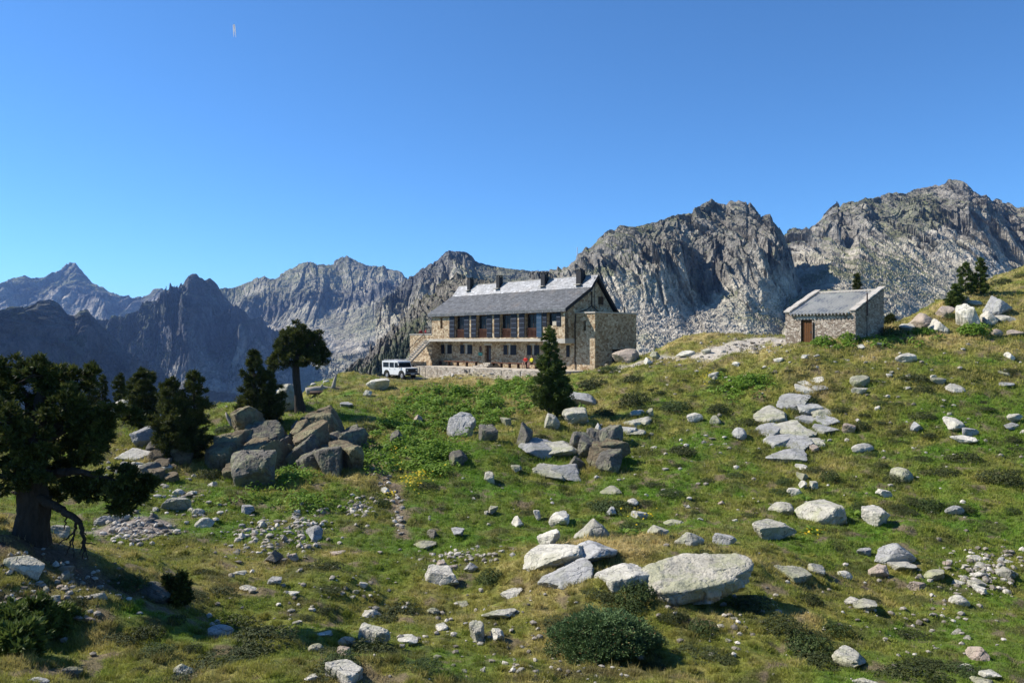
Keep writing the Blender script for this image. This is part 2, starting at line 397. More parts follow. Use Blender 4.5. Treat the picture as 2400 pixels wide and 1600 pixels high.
def surface(x, y):
    """-> colour (N,3), grassiness (N,), dryness"""
    q = p3(x, y)
    big = fbm(q/5.0, 3, 41); mid = fbm(q/1.6, 3, 43); fine = fbm(q/.5, 3, 47)
    d = np.clip(dryness(x, y)*1.0+.42*big+.38*mid+.22*fine-.10, 0, 1)
    a = np.clip(d*2, 0, 1)[:, None]; b = np.clip(d*2-1, 0, 1)[:, None]
    g0 = GREEN+(LUSH-GREEN)*np.clip(.5+1.4*fbm(q/3.0, 2, 51), 0, 1)[:, None]
    c = (g0*(1-a)+OLIVE*a)*(1-b)+DRY*b
    mo = smooth(.18, .5, fbm(q/1.1, 3, 61)*1.3)[:, None]*.75; c = c*(1-mo)+MOSS*mo
    he = smooth(.3, .62, fbm(q/2.3, 3, 67)*1.3)[:, None]*.5*np.clip(d*1.6, 0, 1)[:, None]; c = c*(1-he)+HEATH*he
    grass = np.ones(len(x))
    ea = smooth(.42, .62, fbm(q/.9, 4, 71)*1.25); c = c*(1-.75*ea[:, None])+DIRT*.75*ea[:, None]; grass *= 1-.85*ea
    def blend(m, colr):
        nonlocal c, grass
        c = c*(1-m[:, None])+colr*m[:, None]; grass = grass*(1-m)
    w = .25*fbm(q/.8, 3, 73)
    blend((1-smooth(.12, .42, path_dist(x, y, _foot)+1.3*w))*.85, DIRT*1.15)
    blend(1-smooth(1.0, 2.0, path_dist(x, y, _sand)+2.2*w), SAND)
    blend((1-smooth(.25, .6, path_dist(x, y, _track)+w))*.8, SAND*.95)
    blend((1-smooth(.5, 1.6, path_dist(x, y, _apron)+w))*.6, SAND*.8)
    e = np.hypot((x-_gravel[0])/1.45, (y-_gravel[1])/1.9)+w*.5
    blend(1-smooth(.6, 1.1, e+w), GRAVEL)
    e = np.hypot((x-_bank[0])/2.6, (y-_bank[1])/2.0)+w*.8
    blend((1-smooth(.55, 1.15, e))*np.clip(.65+1.5*mid, 0, 1), DIRT*.62)
    return c, grass, d

def build_ground():
    nr, nc = 620, 860
    D = np.exp(np.linspace(math.log(2.6), math.log(165), nr)); t = np.linspace(-1.05, 1.15, nc)
    X = (D[:, None]*t[None]).ravel(); Y = np.repeat(D, nc)
    Z = H(X, Y); c, g, d = surface(X, Y)
    v = np.stack([X, Y, Z], 1)
    me = np_mesh("ground", v, grid_faces(nr, nc)[:, ::-1], M_ground(), True, {"Col": c, "Grass": g})
    global GRID; GRID = (v.reshape(nr, nc, 3), c.reshape(nr, nc, 3), g.reshape(nr, nc), d.reshape(nr, nc))
    tag(link("ground", me), "turf and heath hillside with worn paths", None, None, "structure")
def M_ground():
    t = NT("turf"); co = t.coord()
    n1 = t.noise(co, 9, 5, .65); n2 = t.noise(co, 38, 4, .6)
    c = t.mix(.9, t.attr("Col"), t.ramp(n1, [(.25, .35), (.5, .9), (.78, 1.5)]), 'MULTIPLY')
    c = t.mix(.6, c, t.ramp(n2, [(.3, .55), (.55, 1.0), (.8, 1.5)]), 'MULTIPLY')
    h = t.math('ADD', t.math('MULTIPLY', n1, 1.0), t.math('MULTIPLY', n2, .5))
    t.col(c).rough(.95).bump(h, .9, .12); return t.m
build_ground()

# the land below: a wide valley floor out to the far ranges
def build_valley():
    nr, nc = 60, 90
    D = np.exp(np.linspace(math.log(150), math.log(14000), nr)); t = np.linspace(-1.6, 1.6, nc)
    X = (D[:, None]*t[None]).ravel(); Y = np.repeat(D, nc); q = p3(X, Y)
    Z = -70-170*smooth(150, 900, Y)+25*fbm(q/400, 3, 5)
    tt = NT("valley_turf"); n = tt.noise(tt.coord(), .02, 5)
    tt.col(tt.ramp(n, [(.3, (.07,.09,.04)), (.7, (.2,.19,.15))]))
    tag(link("valley_floor", np_mesh("valley_floor", np.stack([X, Y, Z], 1), grid_faces(nr, nc)[:, ::-1], tt.m, True)), "low valley floor beyond the hillside", None, None, "structure")
build_valley()
# ------------------------------------------------------------------ mountains: ridges with their own distance, cliffs, scree
def poly(pts, x): pts = np.array(pts, float); return np.interp(x, pts[:, 0], pts[:, 1])
def M_mountain(name, rock, scree, green, gscale, spot=.5):
    t = NT(name); co = t.coord(); geo = t.n("NewGeometry")
    sep = t.n("SeparateXYZ"); t.l(geo.outputs["True Normal"], sep.inputs[0])
    n1 = t.noise(co, gscale*.25, 6, .6); n2 = t.noise(co, gscale*1.2, 5, .65); n3 = t.noise(co, gscale*.06, 4, .6)
    n4 = t.noise(t.mapped(co, (1, 1, .22), rot=(0, .25, 0)), gscale*.6, 5, .65)
    r = t.mix(1, rock, t.ramp(n4, [(.25, .6), (.5, 1.0), (.75, 1.4)]), 'MULTIPLY')
    s = t.mix(1, scree, t.ramp(n2, [(.25, .7), (.5, 1.0), (.75, 1.25)]), 'MULTIPLY')
    k = t.ramp(t.math('ADD', t.attr("Scree", "Fac"), t.math('MULTIPLY', t.math('SUBTRACT', n1, .5), .5)), [(.35, 0.0), (.65, 1.0)])
    c = t.mix(k, r, s)
    g = t.math('MULTIPLY', t.ramp(t.math('ADD', n3, t.math('MULTIPLY', n2, .25)), [(.54, 0.0), (.70, 1.0)]), t.ramp(sep.outputs[2], [(.3, 0.0), (.6, 1.0)]))
    g = t.math('MAXIMUM', g, t.math('MULTIPLY', t.attr("Green", "Fac"), t.ramp(n2, [(.35, 0.0), (.55, 1.0)])))
    c = t.mix(t.math('MULTIPLY', g, .8), c, green)
    c = t.mix(spot, c, t.ramp(n1, [(.3, .5), (.5, 1.0), (.7, 1.5)]), 'MULTIPLY'); c = t.mix(spot, c, t.ramp(n2, [(.35, .6), (.5, 1.0), (.65, 1.4)]), 'MULTIPLY')
    t.col(c).rough(.95).bump(t.math('ADD', n4, t.math('MULTIPLY', n2, .6)), .6, 6/gscale); t.b.inputs["Specular IOR Level"].default_value = .1
    return t.m
MTN = {}
def mountain(name, label, keys, x0, x1, ncol, nrow, lam, mat, seed, jag=1.5, back=None, green=None, spur=.05, slant=.35, boulder=.5, bs=.02):
    """keys: list of dicts (line: [(px,py)], R: distance or [(px,R)], amp: relief in metres, scree: 0..1), ridge first"""
    px = np.linspace(x0, x1, ncol); t = (px-CX)/F
    ws = 1+spur*fbm(p3(px/(lam*F/keys[0]['R0'])/3.2, 0), 2, seed+5)
    rows = []; wts = []
    L = []
    for i, k in enumerate(keys):
        R = poly(k['R'], px) if isinstance(k['R'], list) else np.full(ncol, float(k['R']))
        R = R*(1+(ws-1)*(1.0 if i < len(keys)-1 else .5))
        py = poly(k['line'], px)
        if i: py = py+4.0*jag*fbm(p3(px/70.0, i*7.7), 3, seed+i)
        amp = poly(k['amp'], px) if isinstance(k['amp'], list) else np.full(ncol, float(k['amp']))
        L.append((R, (HZ-py)*R/F, amp, np.full(ncol, float(k['scree'])), k.get('pow', 1.0)))
    segs = len(L)-1; tot = [k.get('n', 1.0) for k in keys[1:]]
    Rr = []; Zz = []; Aa = []; Ss = []; first = True
    for i in range(segs):
        n = max(4, int(nrow*tot[i]/sum(tot))); s = np.linspace(0, 1, n+1)[(0 if i == 0 else 1):, None]
        a, b = L[i], L[i+1]; pw = b[4]
        Rr.append(a[0]+(b[0]-a[0])*s**pw); Zz.append(a[1]+(b[1]-a[1])*s)
        Aa.append(a[2]+(b[2]-a[2])*s); Ss.append(a[3]+(b[3]-a[3])*s)
    Rr = np.concatenate(Rr); Zz = np.concatenate(Zz); Aa = np.concatenate(Aa); Ss = np.concatenate(Ss); nr = len(Rr)
    jg = jag*fbm(p3(px/9.0, 0), 4, seed, .6)-jag*.8*np.abs(fbm(p3(px/22., 3.3), 3, seed+77))+jag*.3
    Zz = Zz-jg[None]*Rr/F*np.exp(-np.arange(nr)/(nr*.035))[:, None]
    X = t[None]*Rr
    arc0 = Rr; arc = np.concatenate([np.zeros((1, ncol)), np.cumsum(np.hypot(np.diff(Rr, axis=0), np.diff(Zz, axis=0)), 0)])
    arc = (arc-arc.mean(0)[None]+Zz.mean()).ravel()*-1.0
    xm = X.ravel()
    x = (X/lam).ravel(); z = (Zz/lam).ravel(); xs = x+slant*z+.25*fbm(p3(x*.7, z*.7), 2, seed+31)
    d = .85*ridged(p3(xs, z*.30), 5, seed, .5)-.35*(1-smooth(0, .10, np.abs(perlin(p3(xs*1.7, z*.2), seed+61))))+.55*fbm(p3(xs*.45, z*.25), 2, seed+3)
    h1, e1, _ = facets2(xs*1.5, z*.75, seed+1, 1.5); h2, e2, _ = facets2(xs*4.2+.2*z, z*2.6, seed+2, 1.4)
    rl = .9*fbm(p3(xm/lam*.6, arc/lam*.35), 4, seed+41)
    h9, e9, _ = facets2(xs*11+.3*z, z*8, seed+7, 1.3)
    d = d+.62*h1-.25*(e1 < .06)+.40*h2+.20*h9+.12*fbm(p3(x*9, z*9), 3, seed+8)
    # boulders and blocks on the scree
    h3, e3, r3 = facets2(xm*bs, arc*bs, seed+4, .9); h4, e4, r4 = facets2(xm*bs*2.7, arc*bs*2.7, seed+6, .9)
    bl = (.6*h3*(r3 > .35)+.4*h4)*boulder/bs
    A = Aa.ravel(); S = Ss.ravel()
    disp = d*A*(1-.8*S)+bl*np.clip(S, .12, 1)+rl*A*S
    fade = np.minimum(1, (np.arange(nr)/max(3, nr*.02)))[:, None]; disp = disp.reshape(nr, ncol)*(.1+.9*fade)
    # relief moves the face along its own normal
    tR = np.gradient(Rr, axis=0); tZ = np.gradient(Zz, axis=0)
    for q in range(3):
        for w in (tR, tZ): w[1:-1] = (w[:-2]+2*w[1:-1]+w[2:])/4
    ln = np.hypot(tR, tZ)+1e-9
    R2 = Rr+tZ/ln*disp; Z2 = Zz-tR/ln*disp
    V = np.stack([t[None]*R2, R2, Z2], 2)
    # far side of the ridge
    bk = []
    for j, (o, dz) in enumerate(((.02, .03), (.06, .10), (.14, .22))):
        o2 = (back or 1.0)*o; r2 = Rr[0]*(1+o2); bk.append(np.stack([t*r2, r2, Zz[0]*(1+o2)-dz*Rr[0]*.9*(back or 1.0)], 1))
    V = np.concatenate([np.stack(bk[::-1]), V]); nr2 = nr+3
    S2 = np.concatenate([np.zeros((3, ncol)), Ss]); G = np.zeros((nr2, ncol))
    PX = V[:, :, 0]/V[:, :, 1]*F+CX; PY = HZ-V[:, :, 2]/V[:, :, 1]*F
    for gp, gv in (green or []):
        m = in_poly(PX.ravel()+12*fbm(p3(PX.ravel()/30, PY.ravel()/30), 3, seed+9), PY.ravel()+8*fbm(p3(PX.ravel()/30, PY.ravel()/30), 3, seed+19), gp).reshape(nr2, ncol)
        G = np.maximum(G, m*gv)
    me = np_mesh(name, V.reshape(-1, 3), grid_faces(nr2, ncol), mat, False, {"Scree": S2.ravel(), "Green": G.ravel()})
    o = link(name, me); tag(o, label, None, None, "structure")
    MTN[label] = (V[3:], PX[3:], PY[3:])
    return o
def MK(line, R, amp, scree, n=1.0, pow=1.0):
    return dict(line=line, R=R, R0=R if not isinstance(R, list) else R[0][1], amp=amp, scree=scree, n=n, pow=pow)

m_grey = M_mountain("granite_cliff", (.29,.27,.235), (.55,.505,.42), (.13,.15,.055), .10)
m_far = M_mountain("distant_rock", (.135,.135,.135), (.46,.42,.34), (.17,.18,.08), .03, .6)
m_dark = M_mountain("dark_rock", (.11,.11,.115), (.32,.30,.26), (.06,.08,.035), .05, .85)

mountain("mountain", "grey granite cliff rising behind the lodge roof", [
 MK([(1240,650),(1288,637),(1304,641),(1307,632),(1316,640),(1321,630),(1332,636),(1348,616),(1356,600),(1373,584),(1380,590),(1386,588),(1393,580),(1413,569),(1432,548),(1455,541),(1483,532),(1516,525),(1529,521),(1550,521),(1564,510),(1601,501),(1620,501),(1629,490),(1651,479),(1667,469),(1682,476),(1702,482),(1713,475),(1732,472),(1749,473),(1752,480),(1758,475),(1769,487),(1783,509),(1794,504),(1805,507),(1817,532),(1831,549),(1843,572),(1856,604),(1868,640),(1884,668),(1902,695),(1960,745),(2040,800)], 830, 5, .25),
 MK([(1240,700),(1370,640),(1418,618),(1455,633),(1477,637),(1516,644),(1553,645),(1572,658),(1615,681),(1657,695),(1713,678),(1755,672),(1777,642),(1811,632),(1850,655),(1880,695),(1960,765),(2040,820)], [(1240,700),(1500,735),(1750,700),(1850,740),(1960,810),(2040,830)], [(1240,16),(1500,25),(1800,27),(1900,14)], .35, 1.5, 1.2),
 MK([(1240,740),(1400,720),(1550,745),(1700,735),(1910,780),(2040,840)], [(1240,640),(1500,675),(1750,650),(1910,690),(2040,740)], 7, 1.0, .8),
 MK([(1240,900),(1400,880),(1700,860),(2040,880)], [(1240,520),(1800,560),(2040,720)], 8, .9, 1.0)],
 1240, 2040, 800, 380, 46, m_grey, 11, 1.6, green=[([(1360,640),(1440,615),(1440,650),(1370,665)], .9), ([(1700,690),(1740,680),(1730,695),(1690,705)], .9)], spur=.06, boulder=.46, bs=.19)
mountain("mountain", "broad grey granite massif behind the stone hut", [
 MK([(1740,600),(1800,575),(1845,549),(1861,546),(1878,558),(1884,557),(1898,549),(1915,532),(1937,515),(1960,496),(1976,484),(2005,476),(2018,470),(2027,465),(2044,470),(2061,465),(2078,459),(2089,456),(2125,454),(2142,444),(2181,437),(2198,437),(2218,430),(2257,430),(2268,437),(2282,456),(2299,462),(2313,462),(2325,473),(2341,473),(2364,482),(2383,493),(2400,487),(2480,520),(2700,470),(3000,560)], 1080, 6, .3),
 MK([(1740,640),(1887,580),(1915,588),(1948,591),(1990,596),(2013,579),(2061,577),(2103,569),(2173,560),(2229,562),(2251,568),(2271,554),(2313,557),(2341,573),(2400,593),(3000,640)], [(1740,1000),(1980,985),(2150,930),(2300,965),(3000,950)], [(1740,18),(1960,32),(2100,16),(2250,30),(3000,30)], [0][0]+.4, 1.3, 1.2),
 MK([(1740,740),(1850,680),(1930,660),(2000,655),(2200,650),(2400,665),(3000,700)], [(1740,900),(1850,770),(1950,745),(2100,810),(2400,850),(3000,850)], 9, 1.0, .8),
 MK([(1740,780),(1850,755),(2000,745),(2400,760),(3000,760)], [(1740,780),(1850,640),(1950,630),(2200,700),(2400,735),(3000,735)], 9, .9, .9),
 MK([(1740,880),(3000,880)], [(1740,640),(1850,520),(1950,520),(2400,600),(3000,600)], 9, .8, .5)],
 1740, 3000, 1150, 400, 52, m_grey, 23, 1.6, green=[([(2060,490),(2180,450),(2230,520),(2120,560),(2050,530)], .75), ([(2050,560),(2300,560),(2250,600)], .4)], spur=.06, boulder=.46, bs=.17)
mountain("mountain", "dark humped peak with a smooth shoulder beside the lodge roof", [
 MK([(880,720),(930,680),(952,656),(970,649),(994,633),(1013,622),(1027,615),(1035,603),(1057,593),(1070,588),(1092,590),(1106,599),(1114,611),(1125,616),(1152,622),(1193,630),(1242,635),(1288,635),(1310,645),(1400,690)], 1560, [(880,10),(1110,10),(1140,3),(1400,3)], .3),
 MK([(880,770),(934,732),(985,706),(1040,690),(1100,650),(1140,655),(1400,710)], [(880,1380),(1100,1420),(1400,1480)], [(880,34),(1090,34),(1140,5),(1400,5)], .5, 1.2, 1.3),
 MK([(880,820),(1000,760),(1400,760)], 1270, 14, .9, .7),
 MK([(880,930),(1400,930)], 1050, 14, .9, .6)],
 880, 1400, 460, 240, 85, m_far, 37, 1.1, green=[([(1110,620),(1300,640),(1300,680),(1110,680)], .55)], boulder=.25, bs=.09)
mountain("mountain", "long rocky ridge above a wide scree bowl", [
 MK([(400,740),(470,700),(519,681),(549,674),(571,665),(603,654),(620,647),(630,654),(647,655),(658,647),(685,631),(701,618),(728,617),(738,625),(745,624),(764,629),(780,625),(796,610),(813,605),(829,612),(848,624),(875,625),(903,629),(924,633),(943,642),(950,655),(1000,675),(1060,690)], 3300, 14, .4),
 MK([(400,760),(545,712),(600,695),(650,682),(700,665),(760,650),(830,650),(900,660),(950,668),(1060,710)], 3150, 30, .75, .6),
 MK([(400,790),(570,750),(625,754),(668,736),(709,731),(766,720),(804,718),(848,707),(870,699),(902,687),(943,678),(1060,730)], [(400,2900),(700,2980),(1060,2900)], [(400,40),(700,48),(900,40),(1060,30)], .35, .8, 1.2),
 MK([(400,830),(700,775),(900,770),(1060,770)], 2700, 10, 1.0, .7),
 MK([(400,900),(700,850),(900,850),(1060,860)], 2400, 14, .95, .7),
 MK([(400,1000),(1060,1000)], 2100, 20, 1.0, .4)],
 400, 1060, 560, 330, 120, m_far, 51, 1.0, green=[([(560,700),(700,670),(760,690),(620,720),(570,730)], .5), ([(760,735),(880,725),(870,800),(780,790)], .6)], boulder=.22, bs=.06)
mountain("mountain", "farthest pointed peak hazed blue above the dark crags", [
 MK([(-500,720),(-200,700),(0,673),(38,655),(57,651),(73,658),(103,651),(131,639),(158,623),(163,616),(177,616),(188,631),(201,647),(218,665),(245,682),(272,695),(297,706),(313,706),(326,699),(351,691),(362,680),(381,680),(392,682),(420,690),(520,760)], 4600, 20, .4),
 MK([(-500,760),(0,704),(76,701),(103,696),(122,682),(152,696),(177,721),(218,734),(280,748),(313,718),(381,705),(520,790)], [(-500,4200),(120,4150),(280,4000),(330,4400),(520,4300)], [(-500,70),(300,75),(330,35),(520,35)], .4, 1.2, 1.2),
 MK([(-500,800),(0,760),(250,790),(520,820)], 3800, 40, 1.0, .8),
 MK([(-500,900),(520,900)], 3300, 20, 1.0, .4)],
 -500, 520, 560, 230, 260, m_far, 67, .8, boulder=.35, bs=.022)
mountain("mountain", "dark twin-topped crag with tree-speckled flanks", [
 MK([(150,820),(237,771),(272,759),(307,748),(335,723),(367,707),(386,688),(408,682),(430,666),(446,644),(452,641),(460,641),(467,650),(473,652),(480,656),(492,652),(500,658),(509,666),(520,688),(541,712),(560,734),(582,764),(612,797),(680,850)], [(150,2200),(450,2400),(680,2700)], 14, .25),
 MK([(150,850),(237,800),(300,800),(350,790),(400,760),(440,740),(470,765),(509,800),(560,790),(612,812),(680,870)], [(150,2000),(430,2170),(560,2400),(680,2520)], 60, .15, 1.2, 1.1),
 MK([(150,890),(300,850),(370,860),(430,860),(470,835),(520,850),(560,830),(612,830),(680,880)], [(150,1900),(430,2050),(680,2330)], 52, .4, .8),
 MK([(150,960),(450,920),(680,930)], [(150,1780),(680,2080)], 22, 1.0, .6)],
 150, 680, 520, 330, 95, m_dark, 83, 1.3, green=[([(330,720),(400,700),(410,740),(340,760)], .6)], spur=.09, boulder=.35, bs=.05)
mountain("mountain", "shadowed front crag with blunt towers over the pines", [
 MK([(-500,800),(-150,760),(0,737),(27,726),(54,722),(79,715),(88,706),(95,704),(117,707),(128,711),(136,715),(147,730),(158,745),(174,748),(182,735),(188,729),(200,727),(207,729),(218,750),(237,772),(261,802),(299,843),(327,870),(400,940)], [(-500,1000),(0,1380),(150,1480),(400,1800)], 12, .1),
 MK([(-500,900),(0,860),(150,880),(260,900),(400,980)], [(-500,880),(120,1330),(240,1420),(400,1560)], 54, .1, 1.6, 1.0),
 MK([(-500,1000),(400,1020)], [(-500,800),(400,1300)], 14, .8, .5)],
 -500, 400, 560, 260, 90, m_dark, 97, 1.4, green=[([(160,790),(205,780),(195,850),(130,860)], .7), ([(30,720),(60,720),(50,780),(25,790)], .6)], spur=.10, boulder=.3, bs=.05)
m_spur = M_mountain("spur_rock", (.20,.18,.15), (.34,.31,.26), (.10,.12,.045), .12, .7)
mountain("mountain", "near wooded rock spur falling away beside the lodge", [
 MK([(780,900),(850,860),(880,832),(907,800),(934,760),(948,747),(970,728),(989,709),(1010,695),(1035,681),(1054,654),(1070,641),(1092,649),(1130,655),(1250,700),(1400,760)], 470, 5, .2),
 MK([(780,920),(880,880),(960,790),(1040,730),(1100,710),(1400,800)], 400, 8, .35, 1.0, 1.1),
 MK([(780,960),(960,870),(1100,830),(1400,860)], 350, 9, .5, .8),
 MK([(780,1000),(1400,980)], 290, 6, .8, .5)],
 780, 1400, 460, 300, 30, m_spur, 111, 2.6, green=[([(860,860),(930,780),(975,740),(1000,740),(1005,800),(960,870),(880,890)], .95)], boulder=.6, bs=.16, slant=.9)
# ------------------------------------------------------------------ building materials
def M_stone(name, scale, lo, mid, hi, mortar, zs=1.35, bump=.6):
    t = NT(name); co = t.mapped(t.coord(), (1, 1, zs)); w = t.n("TexNoise"); t.l(co, w.inputs["Vector"]); w.inputs["Scale"].default_value = scale*1.3; w.inputs["Detail"].default_value = 3
    v = t.n("VectorMath", operation='MULTIPLY_ADD'); t.l(w.outputs["Color"], v.inputs[0]); v.inputs[1].default_value = (.16/scale*4, .16/scale*4, .16/scale*4); t.l(co, v.inputs[2])
    cell = t.vor(v.outputs[0], scale, 'F1', "Color"); edge = t.vor(v.outputs[0], scale, 'DISTANCE_TO_EDGE', "Distance")
    sp = t.n("SeparateColor"); t.l(cell, sp.inputs[0])
    c = t.ramp(sp.outputs[0], [(.0, lo), (.35, mid), (.7, hi), (1, (min(1, hi[0]*1.12), min(1, hi[1]*1.1), hi[2]*1.05))])
    c = t.mix(t.math('MULTIPLY', sp.outputs[1], .35), c, (lo[0]*1.1, lo[1]*.9, lo[2]*.75))
    n = t.noise(co, scale*7, 4); c = t.mix(.7, c, t.ramp(n, [(.25, .65), (.5, 1.0), (.75, 1.3)]), 'MULTIPLY')
    m = t.ramp(edge, [(.02, 1.0), (.07, 0.0)]); c = t.mix(m, c, mortar)
    big = t.noise(t.coord(), .6, 4); c = t.mix(.5, c, t.ramp(big, [(.3, .75), (.6, 1.1)]), 'MULTIPLY')
    h = t.math('ADD', t.ramp(edge, [(.0, 0.0), (.12, 1.0)]), t.math('MULTIPLY', n, .35))
    t.col(c).rough(.9).bump(h, bump, .05); return t.m
M_WALL = M_stone("lodge_stone", 3.7, (.27,.175,.095), (.49,.365,.22), (.72,.595,.41), (.38,.295,.19))
M_WALL2 = M_stone("hut_stone", 4.0, (.27,.21,.155), (.47,.39,.31), (.66,.58,.48), (.20,.165,.13), 1.9, .9)
M_TERR = M_stone("terrace_stone", 3.2, (.34,.29,.23), (.50,.45,.37), (.62,.57,.48), (.36,.32,.26), 1.5, .9)
def M_weathered(name, c, sc=3, amt=.5, rough=.85, spec=.2):
    t = NT(name); n = t.noise(t.coord(), sc, 6, .62); n2 = t.noise(t.coord(), sc*9, 4, .6)
    k = t.mix(amt, c, t.ramp(n, [(.25, .55), (.5, 1.0), (.75, 1.35)]), 'MULTIPLY'); k = t.mix(amt*.7, k, t.ramp(n2, [(.3, .7), (.6, 1.2)]), 'MULTIPLY')
    t.col(k).rough(rough).bump(n2, .25, .01); t.b.inputs["Specular IOR Level"].default_value = spec; return t.m
M_CONC = M_weathered("concrete", (.50,.46,.39), 1.5)
M_PAVE = M_stone("paving", 2.6, (.46,.41,.33), (.56,.51,.42), (.66,.61,.52), (.45,.41,.34), 1.0, .4)
M_COPE = M_weathered("pale_coping", (.50,.46,.40), 2.5)
M_SHUT = M_weathered("navy_shutter_paint", (.012,.015,.024), 4, .5, .55, .18)
M_SHUT_GLARE = M_weathered("sky_glare_shutter_paint", (.03,.07,.12), 4, .4, .45, .3)  # sky glare on one shutter, put into its colour as blue
M_BROWN = M_weathered("brown_timber", (.17,.075,.04), 6, .6, .8)
M_RAIL = M_weathered("railing_timber", (.10,.04,.022), 6, .6, .8)
M_DARKW = M_weathered("dark_timber", (.055,.03,.02), 6, .6, .7)
M_DOOR = M_weathered("door_timber", (.15,.062,.018), 7, .7, .75)
M_BLACK = M_weathered("black_metal", (.012,.012,.014), 3, .4, .6, .3)
M_IRON = plain("grey_iron", (.07,.075,.08), .5, .4)
M_WHITE = plain("white_metal", (.75,.76,.78), .4)
M_LIGHTBAR = plain("shutter_bar", (.16,.19,.24), .4)
M_CURT = plain("curtain", (.55,.50,.40), .9)
M_TEAL = plain("teal_sign", (.0,.26,.19), .5)
M_PLAQ = plain("brown_plaque", (.09,.035,.02), .6)
def M_glass():
    t = NT("dark_window_glass"); t.col((.008,.010,.012)).rough(.25); t.b.inputs["Specular IOR Level"].default_value = .2; return t.m
M_GLASS = M_glass()
def M_slate(name, c, rough, spec):
    t = NT(name); a = t.attr("Tint", "Fac"); n = t.noise(t.coord(), 14, 4)
    k = t.mix(1, c, t.ramp(a, [(0, .55), (.6, 1.0), (1, 1.5)]), 'MULTIPLY'); k = t.mix(.5, k, t.ramp(n, [(.3, .7), (.7, 1.3)]), 'MULTIPLY')
    big = t.noise(t.coord(), .45, 5, .6); k = t.mix(t.math('MULTIPLY', t.ramp(big, [(.56, 0.0), (.74, 1.0)]), .35), k, (.30,.24,.19))
    t.col(k).rough(rough); t.b.inputs["Specular IOR Level"].default_value = spec; return t.m
M_SLATE = M_slate("dark_slate", (.175,.18,.185), .6, .35)
M_SLATEP = M_slate("pale_slate", (.40,.405,.415), .55, .4)

LROT = math.atan2(LX[1], LX[0])
def lodge_x(zx, y=0.0):
    """local x along the lodge front of a column of the close view, in the plane at depth y"""
    r = (880+zx*640/2352-CX)/F
    return (r*(LODGE_O[1]+LY[1]*y)-LODGE_O[0]-LY[0]*y)/(LX[0]-LX[1]*r)

def slates(name, x0, x1, a, b, w, e, mat, parent, seed, lift=.02):
    """courses of slates on the plane through the line a->b (y,z), a the lower edge"""
    r = np.random.default_rng(seed); a = np.array(a); b = np.array(b); L = np.linalg.norm(b-a); d = (b-a)/L; nrm = np.array((-d[1], d[0]))
    nrow = int(math.ceil(L/e)); v = []; f = []; tint = []
    for i in range(nrow):
        xs = np.arange(x0-(w*.5 if i % 2 else 0), x1, w); n = len(xs)
        s0 = i*e; s1 = min(L, s0+e*1.35)
        xa = np.clip(xs+r.uniform(-.02, .02, n), x0, x1); xb = np.clip(xs+w*.98+r.uniform(-.02, .02, n), x0, x1)
        j = r.uniform(-.03, .03, n)*e*2; up = lift+r.uniform(0, .014, n); tw = r.uniform(-.012, .012, n)
        for (xq, s, u) in ((xa, s0+j, up+tw), (xb, s0+j, up-tw), (xb, np.full(n, s1), np.full(n, .004)), (xa, np.full(n, s1), np.full(n, .004))):
            yz = a[None]+d[None]*np.asarray(s)[:, None]+nrm[None]*np.asarray(u)[:, None]
            v.append(np.stack([xq, yz[:, 0], yz[:, 1]], 1))
        tn = r.beta(3, 4, n)
        tint.append(np.repeat(tn[None], 4, 0))
    blocks = []; T = []; k = 0; F4 = []
    for i in range(nrow):
        q = np.stack(v[4*i:4*i+4], 1); n = len(q); blocks.append(q.reshape(-1, 3)); T.append(tint[i].T.reshape(-1))
        F4.append(np.arange(n*4).reshape(n, 4)+k); k += n*4
    me = np_mesh(name, np.concatenate(blocks), np.concatenate(F4), mat, False, {"Tint": np.concatenate(T)})
    return link(name, me, parent)

